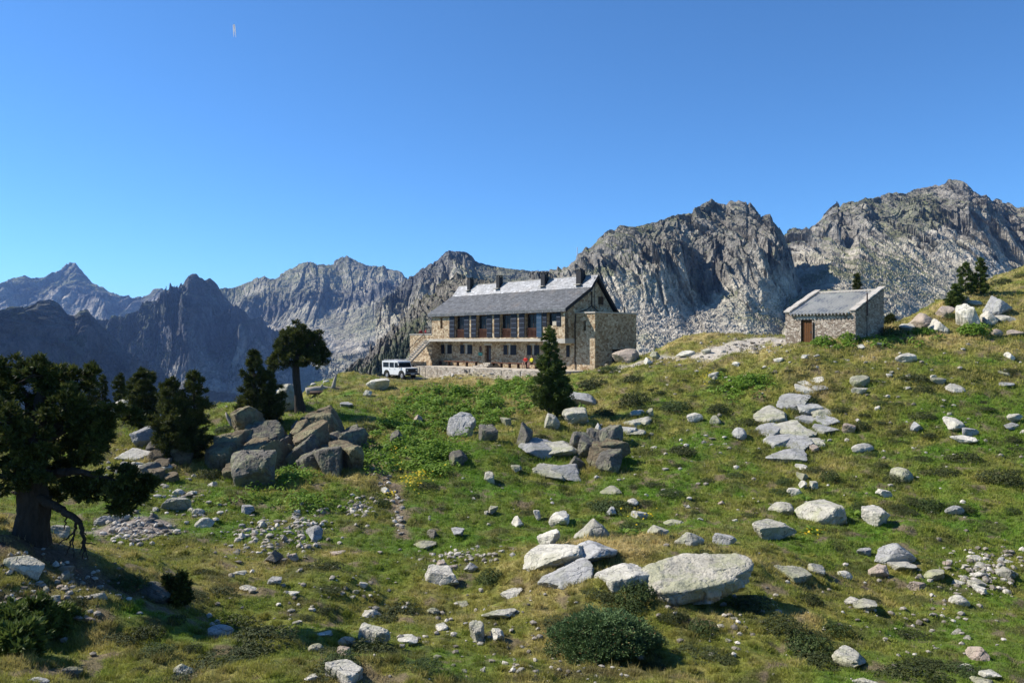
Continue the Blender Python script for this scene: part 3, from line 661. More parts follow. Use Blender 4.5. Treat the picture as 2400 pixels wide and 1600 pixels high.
# ------------------------------------------------------------------ the lodge
def build_lodge():
    R = empty("mountain_lodge", (LODGE_O[0], LODGE_O[1], -2.9), LROT)
    tag(R, "long two-storey stone mountain lodge with a dark slate roof and open shutters", "lodge")
    x0 = -22.7; lx = lodge_x; RY = 1.45
    # openings of the upper storey
    bays = [(683,763),(870,957),(1072,1165),(1287,1390)]
    ops = [(lx(a), lx(b), 3.32, 5.86) for a, b in bays]
    slot = (lx(557), lx(578), 4.45, 5.75); win = (lx(1478), lx(1560), 4.5, 5.86)
    w = MB(); w.wall(x0, 0, 3.2, 6.0, 0, .5, ops+[slot, win])
    # lower front wall, set back under the slab
    lw = [(lx(595, RY), lx(620, RY)), (lx(765, RY), lx(792, RY)), (lx(1137, RY), lx(1162, RY)), (lx(1342, RY), lx(1367, RY))]
    door = (lx(945, RY), lx(995, RY), .5, 2.45); cellar = (lx(430, RY), lx(475, RY), 1.0, 2.5)
    w.wall(-24.6, -.4, -.6, 2.9, RY, .45, [(a, b, 1.45, 2.5) for a, b in lw]+[door, cellar])
    w.prism([(RY,-.6),(7.6,-.6),(7.6,5.7),(4.5,9.4),(3.45,8.1),(.02,6.05),(.02,3.2),(RY-.02,3.2)], -.4, 0, 'x')
    w.prism([(RY+.5,-.6),(7.6,-.6),(7.6,5.7),(4.5,9.4),(3.45,8.1),(.55,6.05),(.55,3.0),(RY+.5,3.0)], x0, x0+.4, 'x')
    w.box(x0+.41, -.41, 7.2, 7.6, -.6, 5.7)
    w.build("wall", M_WALL, R)
    s = MB(); s.box(x0-.3, lx(1445), -.28, RY-.01, 2.9, 3.196); s.prism([(lx(1445),-.28),(lx(1530),.0),(lx(1445),.0)], 2.9, 3.196, 'z')
    s.box(lx(1445)+.01, .012, .004, RY-.02, 2.72, 3.19); s.build("floor_slab", M_CONC, R)
    # inside faces behind the openings
    for i, (a, b, c, d) in enumerate(ops):
        dr = MB().box(a+.02, b-.02, .40, .46, c+.02, d-.02).build("balcony_door", M_DARKW, R)
        m = (a+b)/2
        MB().box(a+.12, m-.05, .385, .395, c+1.0, d-.12).build("glass_pane", M_GLASS, dr); MB().box(m+.05, b-.12, .385, .395, c+1.0, d-.12).build("glass_pane", M_GLASS, dr)
        rl = MB(); rl.box(a, b, .16, .22, c+.92, c+.99); rl.box(a, b, .17, .21, c+.08, c+.14)
        n = 9
        for k in range(n): q = a+(b-a)*(k+.5)/n; rl.box(q-.035, q+.035, .175, .205, c+.14, c+.92)
        rl.build("balcony_railing", M_RAIL, R)
    MB().box(slot[0], slot[1], .18, .25, slot[2], slot[3]).build("slot_window", M_BROWN, R)
    wf = MB().box(win[0]+.02, win[1]-.02, .34, .40, win[2]+.02, win[3]-.02).build("window", M_DARKW, R)
    MB().box(win[0]+.1, win[1]-.1, .325, .335, win[2]+.1, win[3]-.1).build("pane", M_GLASS, wf)
    MB().box(win[0]+.5, win[1]-.2, .29, .31, win[2]+.05, win[2]+.5).build("curtain", M_CURT, wf)
    def shutter(a, b, c, d, y, mat=M_SHUT, n=5, lab=None):
        o = MB().box(a+.02, b-.02, y-.06, y-.01, c, d).build("shutter", mat, R)
        for k in range(1, n): z = c+(d-c)*k/n; MB().box(a+.05, b-.05, y-.072, y-.063, z-.018, z+.018).build("shutter_bar", M_LIGHTBAR, o)
        if lab: tag(o, lab)
    for a, b in ((638,683),(765,808),(825,870),(960,1005),(1024,1072),(1168,1220),(1238,1287)): shutter(lx(a), lx(b), 3.36, 5.85, 0)
    shutter(lx(1392), lx(1437), 3.36, 5.85, -.05, M_SHUT_GLARE, 5, "shutter tinted blue for sky glare")
    shutter(lx(1440), lx(1478), 4.45, 5.85, 0, M_SHUT, 3); shutter(lx(1560), lx(1598), 4.45, 5.85, 0, M_SHUT, 3)
    # ground-floor windows
    for (a, b), (sa, sb) in zip(lw, ((562,658),(732,833),(1105,1213),(1307,1412))):
        f = MB().box(a+.01, b-.01, RY+.12, RY+.18, 1.46, 2.49).build("window", M_CONC, R)
        MB().box(a+.06, b-.06, RY+.105, RY+.115, 1.52, 2.43).build("pane", M_CURT, f)
        MB().box(lx(sa, RY), a-.03, RY-.05, RY-.006, 1.42, 2.5).build("shutter", M_SHUT, R)
        MB().box(b+.03, lx(sb, RY), RY-.05, RY-.006, 1.42, 2.5).build("shutter", M_SHUT, R)
        MB().box(a-.15, b+.15, RY-.03, RY+.12, 2.505, 2.68).build("lintel", M_CONC, R)
    MB().box(lx(1645, RY), lx(1672, RY), RY-.05, RY-.006, 1.3, 2.5).build("shutter", M_SHUT, R)
    dr = MB().box(door[0]+.02, door[1]-.02, RY+.2, RY+.27, door[2], door[3]-.02).build("front_door", M_DARKW, R)
    MB().box(door[0]+.45, door[0]+.75, RY+.188, RY+.198, door[2]+.3, door[3]-.3).build("door_panel", M_IRON, dr)
    MB().box(door[0]-.15, door[1]+.15, RY-.02, RY+.15, 2.455, 2.66).build("lintel", M_CONC, R)
    MB().box(cellar[0]+.01, cellar[1]-.01, RY+.25, RY+.3, cellar[2], cellar[3]).build("cellar_door", M_BLACK, R)
    pq = MB(); cx = lx(905, RY); n = 14
    pq.prism([(cx+.22*math.cos(2*math.pi*k/n), 2.02+.38*math.sin(2*math.pi*k/n)) for k in range(n)], RY-.04, RY-.005, 'y'); pq.build("plaque", M_PLAQ, R)
    sg = MB().box(cx-.36, cx+.36, RY-.045, RY-.005, 1.28, 1.62).build("sign_board", M_TEAL, R)
    MB().box(cx-.24, cx+.24, RY-.052, RY-.047, 1.45, 1.475).build("sign_stripe", M_WHITE, sg)
    # roof
    prof = [(-.30,6.22),(3.46,8.46),(4.53,9.81),(7.95,5.80)]; lo = [(7.95,5.5),(4.53,9.42),(3.5,8.12),(-.22,5.9)]
    rf = MB().prism(prof+lo, x0-.42, .42, 'x').build("roof", M_BLACK, R)
    slates("slate_courses", x0-.42, .42, (-.34,6.215), (3.44,8.47), .36, .21, M_SLATE, rf, 3)
    slates("ridge_slates", x0-.42, .42, (3.44,8.475), (4.54,9.84), .44, .24, M_SLATEP, rf, 4)
    slates("back_slates", x0-.42, .42, (7.97,5.80), (4.53,9.85), .36, .21, M_SLATE, rf, 5)
    slates("eave_slates", x0-.42, .42, (-.315,5.88), (-.36,6.24), .30, .20, M_SLATE, rf, 6, .012)
    fl = MB(); fl.box(x0-.42, .42, -.31, -.2, 5.86, 6.2); fl.build("fascia", M_BLACK, rf)
    MB().box(x0-.43, .43, 4.47, 4.60, 9.82, 9.88).build("ridge_cap", M_CONC, rf)
    # chimneys on the ridge
    for zx, y, ztop, wd in ((817,4.2,10.72,.58),(1068,4.15,10.66,.56),(1457,4.05,10.5,.62),(1768,3.95,10.42,.70)):
        cx = lx(zx, y); h = wd/2
        ch = MB().box(cx-h, cx+h, y-h, y+h, 8.5, ztop-.16).build("chimney", M_BLACK, R)
        c = MB(); c.box(cx-h-.05, cx+h+.05, y-h-.05, y+h+.05, ztop-.06, ztop)
        for a in (-1, 1):
            for b in (-1, 1): c.box(cx+a*(h-.07)-.04, cx+a*(h-.07)+.04, y+b*(h-.07)-.04, y+b*(h-.07)+.04, ztop-.16, ztop-.06)
        c.build("chimney_cap", M_BLACK, ch)
        MB().box(cx-h-.12, cx+h+.12, y-h-.32, y-h-.002, 8.95+(y-3.95)*1.2-.12, 9.03+(y-3.95)*1.2-.12).build("flashing", M_CONC, ch)
    cx = lx(1738, 3.9)
    an = MB().tube([(cx, 3.9, 9.2), (cx, 3.9, 11.5)], .03, 6).build("antenna_mast", M_IRON, R); MB().tube([(cx, 3.9, 11.5), (cx, 3.9, 12.85)], .035, 6).build("antenna_whip", M_WHITE, an)
    # gable wall fittings
    g = MB().box(.0, .03, 4.95, 5.75, 6.75, 7.6).build("gable_window", M_DARKW, R); MB().box(.032, .045, 5.05, 5.4, 6.85, 7.5).build("pane", M_GLASS, g)
    MB().tube([(.25, 4.15, 5.7), (.25, 4.15, 9.6)], .035, 6).build("gable_mast", M_IRON, R)
    MB().tube([(.07, 3.9, 8.2), (.07, 3.9, 6.6), (.07, 3.2, 6.2), (.07, 2.2, 5.95), (.07, 1.5, 5.7), (.06, 1.38, 4.6), (.06, 1.42, 3.0), (.06, 1.38, 1.6), (.06, 1.42, 0.1)], .05, 6).build("cable_conduit", M_BLACK, R)
    MB().tube([(.07, 3.9, 6.6), (.07, 4.6, 6.2), (.07, 5.2, 5.85)], .045, 6).build("cable_conduit", M_BLACK, R)
    MB().box(.0, .16, 3.55, 3.85, 8.1, 8.5).build("floodlight", M_WHITE, R)
    MB().tube([(-.9, 8.0, 5.5), (-.9, 8.0, 7.4)], .08, 8).build("flue_pipe", M_BLACK, R); MB().tube([(.8, 8.2, 4.5), (.8, 8.2, 6.6)], .07, 8).build("flue_pipe", M_BLACK, R)
    # annex against the gable
    ax1 = 2.72; ay0 = 1.49; ay1 = 7.85
    A = MB(); A.wall(.01, ax1, -1.2, 5.72, ay0, .4, [(lx(1790, ay0), lx(1812, ay0), 4.0, 5.0)])
    A.box(.3, ax1-.3, ay1-.4, ay1, -1.2, 5.72)
    def ey(zx):
        r = (880+zx*640/2352-CX)/F; X = LODGE_O[0]+LX[0]*ax1; Y = LODGE_O[1]+LX[1]*ax1
        return (r*Y-X)/(LY[0]-LY[1]*r)
    d0, d1 = ey(2040), ey(2140)
    A.box(ax1-.4, ax1, ay0+.4, d0, -1.2, 5.72); A.box(ax1-.4, ax1, d1, ay1, -1.2, 5.72); A.box(ax1-.4, ax1, d0, d1, 2.1, 5.72)
    ao = A.build("annex", M_WALL, R)
    MB().box(ax1-.36, ax1-.28, d0, d1, -1.2, 2.1).build("annex_door", M_BLACK, ao)
    MB().box(lx(1790, ay0), lx(1812, ay0), ay0+.2, ay0+.25, 4.0, 5.0).build("annex_window", M_DARKW, ao)
    MB().box(-.0+.01, ax1+.1, ay0-.1, ay1+.1, 5.722, 5.86).build("annex_coping", M_COPE, ao)
    # viewing terrace at the far end with the open stair
    T = MB(); tx0 = -27.4
    T.box(tx0, x0-.02, .0, .4, -.8, 3.72); T.box(tx0, tx0+.4, .4, 6.0, -.8, 3.72); T.box(tx0+.4, x0-.02, .4, 6.4, -.8, 3.2)
    to = T.build("upper_terrace", M_WALL, R); MB().box(tx0-.05, x0-.02, -.06, .46, 3.722, 3.84).build("parapet_coping", M_COPE, to)
    st = MB(); n = 13; sx0, sx1 = -24.3, -22.75; yy0, yy1 = -.05, -2.95; z0, z1 = 3.05, .55
    for k in range(n):
        u = k/(n-1); y = yy0+(yy1-yy0)*u; z = z0+(z1-z0)*u
        st.box(sx0, sx1, y-.15, y+.13, z-.075, z)
    so = st.build("stair_treads", M_COPE, R)
    g = MB(); g.prism([(yy0, z0-.09), (yy0, z0-.35), (yy1, z1-.35), (yy1, z1-.09)], sx0+.25, sx0+.4, 'x'); g.prism([(yy0, z0-.09), (yy0, z0-.35), (yy1, z1-.35), (yy1, z1-.09)], sx1-.4, sx1-.25, 'x'); g.build("stair_stringer", M_CONC, so)
    r = MB(); xr = sx0+.04
    r.tube([(xr, yy0+.2, z0+.95), (xr, yy1, z1+.95)], .035, 6); r.tube([(xr, yy0+.2, z0+.5), (xr, yy1, z1+.5)], .018, 5)
    for k in range(0, n): u = k/(n-1); y = yy0+(yy1-yy0)*u; z = z0+(z1-z0)*u; r.tube([(xr, y, z), (xr, y, z+.95)], .016, 5)
    r.tube([(sx0, yy0+.25, z0+.95), (sx1, yy0+.25, z0+.95)], .035, 6)
    r.build("stair_railing", M_IRON, so)
    MB().box(sx0, sx1+.2, yy1-.3, -.9, -.8, .45).build("stair_base", M_WALL, so)
    rr = MB(); rr.tube([(-24.9, .5, 4.75), (x0-.1, .5, 4.75)], .03, 5)
    for k in range(16): q = -24.9+2.1*k/15; rr.tube([(q, .5, 3.3), (q, .5, 4.75)], .018, 5)
    rr.build("terrace_railing", M_IRON, R)
    return R
LODGE = build_lodge()
def L2W(x, y, z): p = LODGE_O+LX*x+LY*y; return (p[0], p[1], z-2.9)

def build_front_terrace():
    R = empty("stone_terrace", (LODGE_O[0], LODGE_O[1], -2.9), LROT); tag(R, "low stone terrace with a rubble retaining wall along the lodge front", "terrace")
    MB().box(-25.6, 2.0, -3.2, 1.43, -.9, -.012).build("paving", M_PAVE, R)
    w = MB(); n = 46; xs = np.linspace(-26.0, 0.8, n+1); r = random.Random(3)
    for a, b in zip(xs[:-1], xs[1:]):
        j = r.uniform(-.05, .05); w.box(a+.004, b-.004, -3.62+j*.8, -3.21, -1.6, -.02+j)
    w.build("retaining_wall", M_TERR, R)
    s = MB()
    for k in range(4): s.box(-14.5+.2*k, -9.8-.5*k, -3.62-.34*(4-k), -3.66-.34*(3-k), -1.6, -.14-.22*(3-k)-.0)
    s.build("low_steps", M_TERR, R)
build_front_terrace()
def build_door_steps():
    a, b = lodge_x(878, .3), lodge_x(1003, .3)
    R = empty("door_steps", L2W((a+b)/2, .3, 0), LROT); tag(R, "three stone steps up to the dark front door", "steps"); h = (b-a)/2
    for k in range(3): MB().box(-h+.45*k, h-.25*k, -.75+.42*k, 1.13, -.0+.165*k if k else -.02, .165*(k+1)).build("step", M_TERR, R)
build_door_steps()
def build_bench(z0, z1, n, label, y=.75):
    a, b = lodge_x(z0, y), lodge_x(z1, y); R = empty("bench", L2W((a+b)/2, y, 0), LROT); tag(R, label, "bench", "long timber benches"); h = (b-a)/2
    m = MB(); m.box(-h, h, -.2, -.02, .50, .57); m.box(-h, h, .02, .2, .50, .57); m.build("seat", M_BROWN, R)
    for k in range(n):
        q = -h+.12+(2*h-.24)*k/(n-1); MB().box(q-.07, q+.07, -.15, .15, -.02, .498).build("leg", M_DARKW, R)
build_bench(555, 872, 5, "long brown timber bench between the stair and the door steps")
build_bench(1008, 1470, 7, "long brown timber bench with two people sitting on it")

# ------------------------------------------------------------------ the hut
def build_hut():
    O = np.array((25.87, 60.0)); R = empty("stone_hut", (O[0], O[1], -.25), LROT); tag(R, "small rubble stone hut with a corrugated lean-to roof and a wooden door", "hut")
    W = 5.72; Dp = 4.9; h0 = 2.36; h1 = 4.25
    def hx(px): r = (px-CX)/F; return (r*O[1]-O[0])/(LX[0]-LX[1]*r)
    d0, d1 = hx(1877), hx(1903.5)
    w = MB(); w.wall(-W, -.0, -1.2, h0, 0, .5, [(d0, d1, -.06, 1.98)])
    w.prism([(.501,-1.2),(Dp,-1.2),(Dp,h1+.12),(.501,h0+.27)], -.5, 0, 'x'); w.prism([(.501,-1.2),(Dp,-1.2),(Dp,h1+.12),(.501,h0+.27)], -W, -W+.5, 'x')
    w.box(-.5, 0, -.02, .5, h0+.002, h0+.24); w.box(-W, -W+.5, -.02, .5, h0+.002, h0+.24)
    w.box(-W+.51, -.51, Dp-.5, Dp, -1.2, h1-.12)
    w.build("wall", M_WALL2, R)
    # rough verge copings
    for xa, xb in ((-W-.08, -W+.42), (-.42, .08)):
        c = MB(); r = random.Random(int(xa*10)); n = 11
        for k in range(n):
            u0, u1 = k/n, (k+1)/n; s = (h1-h0)/Dp; ya, yb = -.12+u0*(Dp+.2), -.12+u1*(Dp+.2)-.01; j = r.uniform(-.03, .04)
            c.prism([(ya, h0+.26+s*ya), (yb, h0+.26+s*yb), (yb, h0+.36+j+s*yb), (ya, h0+.36+j+s*ya)], xa+r.uniform(-.03,.03), xb+r.uniform(-.03,.03), 'x')
        c.build("verge_coping", M_COPE, R)
    MB().box(-W+.4, -.4, Dp-.35, Dp+.15, h1+.05, h1+.19).build("ridge_coping", M_COPE, R)
    # corrugated sheets
    nx, ny = 520, 16; xs = np.linspace(-W+.4, -.4, nx); ys = np.linspace(-.28, Dp-.2, ny)
    X, Y = np.meshgrid(xs, ys); Z = h0+.13+(h1-h0)/Dp*Y+.075*np.sin(X*2*math.pi/.28)
    v = np.stack([X, Y, Z], 2).reshape(-1, 3); v2 = v.copy(); v2[:, 2] -= .03; f = grid_faces(ny, nx); N = nx*ny
    t = NT("corrugated_sheet"); co = t.coord(); n1 = t.noise(t.mapped(co, (1.2, 1.1, 1)), .8, 4, .6); n2 = t.noise(co, 12, 3)
    k = t.ramp(n1, [(.34, (.38,.385,.38)), (.40, (.46,.46,.45)), (.46, (.66,.63,.55)), (.7, (.78,.745,.65))]); k = t.mix(.6, k, t.ramp(n2, [(.3, .7), (.65, 1.25)]), 'MULTIPLY')
    t.col(k).rough(.85); t.b.inputs["Specular IOR Level"].default_value = .1
    link("roof", np_mesh("roof", np.concatenate([v, v2]), np.concatenate([f, f[:, ::-1]+N]), t.m, True), R)
    m = MB()
    for k in range(7): q = -W+.8+k*.68; m.box(q-.05, q+.05, -.2, 3.0, h0-.06, h0+.03)
    m.build("rafter", M_DARKW, R)
    dd = MB(); dd.box(d0+.07, d1-.07, .14, .19, -.04, 1.9); do = dd.build("door", M_DOOR, R)
    pl = MB()
    for k in range(1, 5): q = d0+.07+(d1-d0-.14)*k/5; pl.box(q-.008, q+.008, .132, .138, -.03, 1.88)
    pl.build("door_seam", M_DARKW, do); MB().box(d1-.2, d1-.14, .09, .138, .9, 1.05).build("handle", M_IRON, do)
    fr = MB(); fr.box(d0+.0, d0+.07, .05, .2, -.06, 1.98); fr.box(d1-.07, d1, .05, .2, -.06, 1.98); fr.box(d0+.071, d1-.071, .05, .2, 1.9, 1.98); fr.build("door_frame", M_DARKW, R)
    MB().box(d0-.35, d1+.35, -.03, .3, 1.985, 2.2).build("lintel", M_CONC, R)
    MB().tube([(d1+.1, -.05, -.1), (d1+.1, -.05, 1.75)], .045, 6).build("post", M_DARKW, R)
    MB().tube([(.12, 1.7, 2.2), (.12, 1.7, 3.95)], .055, 8).build("stove_pipe", plain("rust_pipe", (.06,.03,.03), .6), R)
    MB().tube([(.10, 1.7, .2), (.10, 1.7, 2.1)], .03, 6).build("drain_pipe", M_BLACK, R)
build_hut()

# ------------------------------------------------------------------ the off-road car
def build_car():
    g = ground(938, 887)
    th = math.atan2(-.72, .70); R = empty("parked_car", (g[0], g[1], g[2]+.0), th)
    tag(R, "white boxy off-road car parked at the foot of the stair", "car")
    body = M_weathered("white_car_paint", (.80,.80,.78), 2, .08, .35, .5); gl = M_GLASS; bk = plain("black_plastic", (.02,.02,.022), .6); rub = plain("tyre_rubber", (.022,.022,.024), .9); rimm = plain("steel_rim", (.33,.33,.34), .5, .5)
    hw = .86; b = MB()
    def arch(cx):  # wheel-arch outline, front to rear
        return [(cx+.47*math.cos(a), .46+.47*math.sin(a)) for a in np.linspace(0, math.pi, 9)]
    low = [(2.10,.46), *arch(1.42), *arch(-1.37), (-2.22,.50), (-2.28,1.18), (2.12,1.18)]
    b.prism([(x, max(z, .46)) for x, z in low], -hw, hw, 'y')
    b.prism([(2.12,1.181),(2.09,1.235),(.98,1.30),(.96,1.181)], -.80, .80, 'y')
    # cabin: pillars and roof
    rearx = -2.28
    for s in (-1, 1):
        y0, y1 = (s*hw, s*(hw-.06)); y0, y1 = min(y0, y1), max(y0, y1)
        b.prism([(rearx,1.181),(.98,1.181),(.98,1.26),(rearx,1.26)], y0, y1, 'y')
        for xa, xb in ((rearx,-2.10),(-.98,-.86),(.0,.10)): b.box(xa, xb, y0, y1, 1.261, 1.82)
        b.prism([(.98,1.261),(.86,1.261),(.68,1.82),(.76,1.82)], y0, y1, 'y')
    b.box(rearx, rearx+.06, -hw+.061, hw-.061, 1.181, 1.82)
    b.prism([(rearx,1.821),(.77,1.821),(.70,1.96),(.55,2.0),(rearx+.06,2.0),(rearx,1.95)], -hw, hw, 'y')
    b.build("body", body, R, bevel=0)
    MB().prism([(1.0,1.27),(.985,1.27),(.745,1.815),(.76,1.815)], -hw+.07, hw-.07, 'y').build("windscreen", gl, R)
    for s in (-1, 1):
        y = s*(hw-.03); 
        for pts in ([(.855,1.27),(.11,1.27),(.11,1.81),(.69,1.81)], [(-.01,1.27),(-.85,1.27),(-.85,1.81),(-.01,1.81)], [(-.99,1.27),(-2.09,1.27),(-2.09,1.81),(-.99,1.81)]):
            MB().prism(pts, y-.008, y+.008, 'y').build("side_window", gl, R)
        for xa, xb in ((.05, .97), (-.93, -.02)):
            d = MB().box(xa+.01, xb-.01, s*(hw+.004)-.004, s*(hw+.004)+.004, .56, 1.20).build("door", body, R)
            MB().box(xa+.08, xa+.22, s*(hw+.025)-.012, s*(hw+.025)+.012, 1.05, 1.09).build("handle", bk, d)
        for cx in (1.42, -1.37):
            a = MB(); o = [(cx+.53*math.cos(t), .46+.53*math.sin(t)) for t in np.linspace(0, math.pi, 11)]; i = [(cx+.46*math.cos(t), .46+.46*math.sin(t)) for t in np.linspace(math.pi, 0, 11)]
            a.prism(o+i, s*(hw+.035)-.035, s*(hw+.035)+.035, 'y'); a.build("wheel_arch", bk, R)
            w = MB().tube([(cx, s*.60, .37), (cx, s*.66, .37), (cx, s*.80, .37), (cx, s*.85, .37)], [.33, .375, .375, .34], 18).build("wheel", rub, R)
            MB().tube([(cx, s*.845, .37), (cx, s*.862, .37)], [.22, .19], 14).build("rim", rimm, w)
        MB().box(1.0, 1.12, s*(hw+.14)-.09, s*(hw+.14)+.09, 1.33, 1.52).build("wing_mirror", bk, R)
        h = MB().tube([(2.12, s*.62, .98), (2.16, s*.62, .98)], .10, 14).build("headlight", M_WHITE, R)
    MB().box(2.121, 2.15, -.78, .78, .72, 1.16).build("grille", bk, R)
    MB().box(2.10, 2.30, -.9, .9, .48, .66).build("front_bumper", bk, R); MB().box(2.302, 2.315, -.26, .26, .52, .63).build("number_plate", M_WHITE, R)
    MB().box(-2.4, -2.285, -.86, .86, .46, .58).build("rear_bumper", bk, R)
    MB().box(-.9, .96, -.80, .80, .36, .455).build("sill", bk, R)
    r = MB()
    for s in (-1, 1): r.tube([(-2.1, s*.72, 2.10), (.4, s*.72, 2.10)], .022, 6)
    for k in range(6): q = -2.1+.5*k; r.tube([(q, -.72, 2.09), (q, .72, 2.09)], .018, 5)
    for s in (-1, 1):
        for q in (-1.9, .2): r.tube([(q, s*.72, 2.0), (q, s*.72, 2.1)], .018, 5)
    r.build("roof_rack", plain("rack", (.55,.55,.55), .5), R)
build_car()

# ------------------------------------------------------------------ people
M_SKIN = plain("skin", (.48,.28,.20), .6)
def skin_body(joints, edges, name):
    me = bpy.data.meshes.new(name); me.from_pydata([j[:3] for j in joints], edges, [])
    o = bpy.data.objects.new(name, me); COL.objects.link(o)
    m = o.modifiers.new("skin", 'SKIN'); m.use_smooth_shade = True
    for i, j in enumerate(joints):
        r = j[3]; o.data.skin_vertices[0].data[i].radius = r if isinstance(r, tuple) else (r, r)
    o.data.skin_vertices[0].data[0].use_root = True
    o.modifiers.new("sub", 'SUBSURF').levels = 2
    dg = bpy.context.evaluated_depsgraph_get(); dg.update(); ev = o.evaluated_get(dg)
    v = np.array([q.co[:] for q in ev.data.vertices]); f = [tuple(p.vertices) for p in ev.data.polygons]
    nn = np.array([q.normal[:] for q in ev.data.vertices])
    bpy.data.objects.remove(o); bpy.data.meshes.remove(me)
    return v, f, nn
def person(loc, rz, label, shirt, legs, hair, seat=.5, lean=0.0, group=None, arms=((.10,.30,.02),(.10,.30,.02))):
    """seated figure facing -y, seat height given; origin on the ground under the pelvis"""
    R = empty("person", loc, rz); tag(R, label, "person", group)
    S = seat
    J = [(0,0,S+.09,(.15,.11)), (0,-.0+lean*.3,S+.30,(.145,.10)), (0,-.01+lean*.7,S+.50,(.155,.105)), (0,-.01+lean,S+.60,(.06,.055)), (0,-.02+lean,S+.68,.05), (0,-.03+lean,S+.78,(.078,.092)), (0,-.035+lean,S+.86,(.066,.078))]
    E = [(0,1),(1,2),(2,3),(3,4),(4,5),(5,6)]
    for s in (-1, 1):
        b = len(J); J += [(s*.10,-.05,S+.06,.085), (s*.12,-.43,S+.06,.06), (s*.12,-.46,S*.55,.055), (s*.12,-.45,.08,.036), (s*.12,-.56,.045,.035)]
        E += [(0,b),(b,b+1),(b+1,b+2),(b+2,b+3),(b+3,b+4)]
        b = len(J); J += [(s*.19,lean,S+.54,.05), (s*.26,-.06+lean,S+.31,.04), (s*.14,-.28,S+.20,.028), (s*.12,-.34,S+.19,.03)]
        E += [(2,b),(b,b+1),(b+1,b+2),(b+2,b+3)]
        for k in range(4): J.append((s*(.12-.018*(k-1)),-.40-(.012 if k in (1,2) else 0),S+.18,.009)); E.append((b+3, len(J)-1))
        J.append((s*.07,-.36,S+.21,.010)); E.append((b+3, len(J)-1))
    v, f, nn = skin_body(J, E, "body")
    bd = bpy.data.meshes.new("body"); bd.from_pydata(v.tolist(), [], f); bd.materials.append(M_SKIN); bd.polygons.foreach_set("use_smooth", [True]*len(bd.polygons)); body = link("body", bd, R)
    def garment(name, mask, off, mat):
        keep = [q for q in f if all(mask[i] for i in q)]
        if not keep: return
        used = sorted({i for q in keep for i in q}); ix = {a: i for i, a in enumerate(used)}
        me = bpy.data.meshes.new(name); me.from_pydata((v[used]+nn[used]*off).tolist(), [], [tuple(ix[i] for i in q) for q in keep]); me.materials.append(mat); me.polygons.foreach_set("use_smooth", [True]*len(me.polygons)); link(name, me, R)
    arm_end = v[:, 2] > S+.30
    garment("shirt", (v[:, 2] > S+.14) & (v[:, 2] < S+.61) & ((np.abs(v[:, 0]) < .17) | arm_end) & (v[:, 1] > -.2), .014, plain("shirt", shirt, .85))
    garment("shorts", (v[:, 2] < S+.18) & (v[:, 2] > S-.06) & (v[:, 1] > -.34) & (np.abs(v[:, 0]) < .24), .012, plain("shorts", legs, .85))
    garment("shoes", (v[:, 2] < .12), .012, plain("shoes", (.05,.04,.035), .8))
    garment("hair", (v[:, 2] > S+.80) & ((v[:, 1] > -.07+lean) | (v[:, 2] > S+.885)), .014, plain("hair", hair, .9))
    fc = MB()
    for s in (-1, 1): fc.tube([(s*.032, -.118+lean, S+.80), (s*.032, -.124+lean, S+.80)], .010, 6)
    fc.build("eyes", plain("eye", (.03,.02,.02), .3), body)
    MB().tube([(0,-.115+lean,S+.80),(0,-.142+lean,S+.765),(0,-.118+lean,S+.758)], [.008,.014,.010], 6).build("nose", M_SKIN, body)
    MB().tube([(-.026,-.112+lean,S+.728),(0,-.120+lean,S+.725),(.026,-.112+lean,S+.728)], .006, 5).build("mouth", plain("lip", (.35,.13,.11), .6), body)
    for s in (-1, 1): MB().tube([(s*.078,-.03+lean,S+.80),(s*.088,-.02+lean,S+.775),(s*.078,-.03+lean,S+.75)], .012, 5).build("ear", M_SKIN, body)
    return R
def on_lodge(zx, y, z): return L2W(lodge_x(zx, y), y, z)
person(on_lodge(1297, .7, 0), LROT+.15, "person in a red top with bare legs sitting on the long bench", (.62,.03,.02), (.02,.02,.025), (.45,.38,.3), .53, -.06)
person(on_lodge(1347, .7, 0), LROT-.1, "person in a yellow top sitting on the bench next to the pine", (.72,.68,.02), (.03,.035,.04), (.10,.06,.03), .53, .0)
person(L2W(-25.6, 1.1, 3.2), LROT+2.6, "person in a bright red top sitting on the upper terrace", (.68,.015,.015), (.02,.02,.03), (.35,.16,.08), .46, -.05)
person(L2W(-26.7, 1.3, 3.2), LROT-1.5, "person in a dark red top leaning over the terrace table", (.30,.03,.03), (.05,.03,.03), (.08,.05,.03), .46, -.14)
person(L2W(-23.0, 2.2, 3.2), LROT, "person in a red jacket by the lodge wall on the upper terrace", (.55,.02,.03), (.03,.03,.06), (.05,.03,.02), .52, 0)
def terrace_table():
    R = empty("picnic_table", L2W(-26.1, 1.2, 3.2), LROT); tag(R, "brown picnic table between two people on the upper terrace", "table")
    m = MB()
    for k in range(5): m.box(-.75, .75, -.36+.15*k, -.23+.15*k, .72, .76)
    m.build("tabletop", M_BROWN, R)
    for s in (-1, 1): MB().box(s*.6-.04, s*.6+.04, -.3, .3, 0, .718).build("leg", M_BROWN, R)
terrace_table()
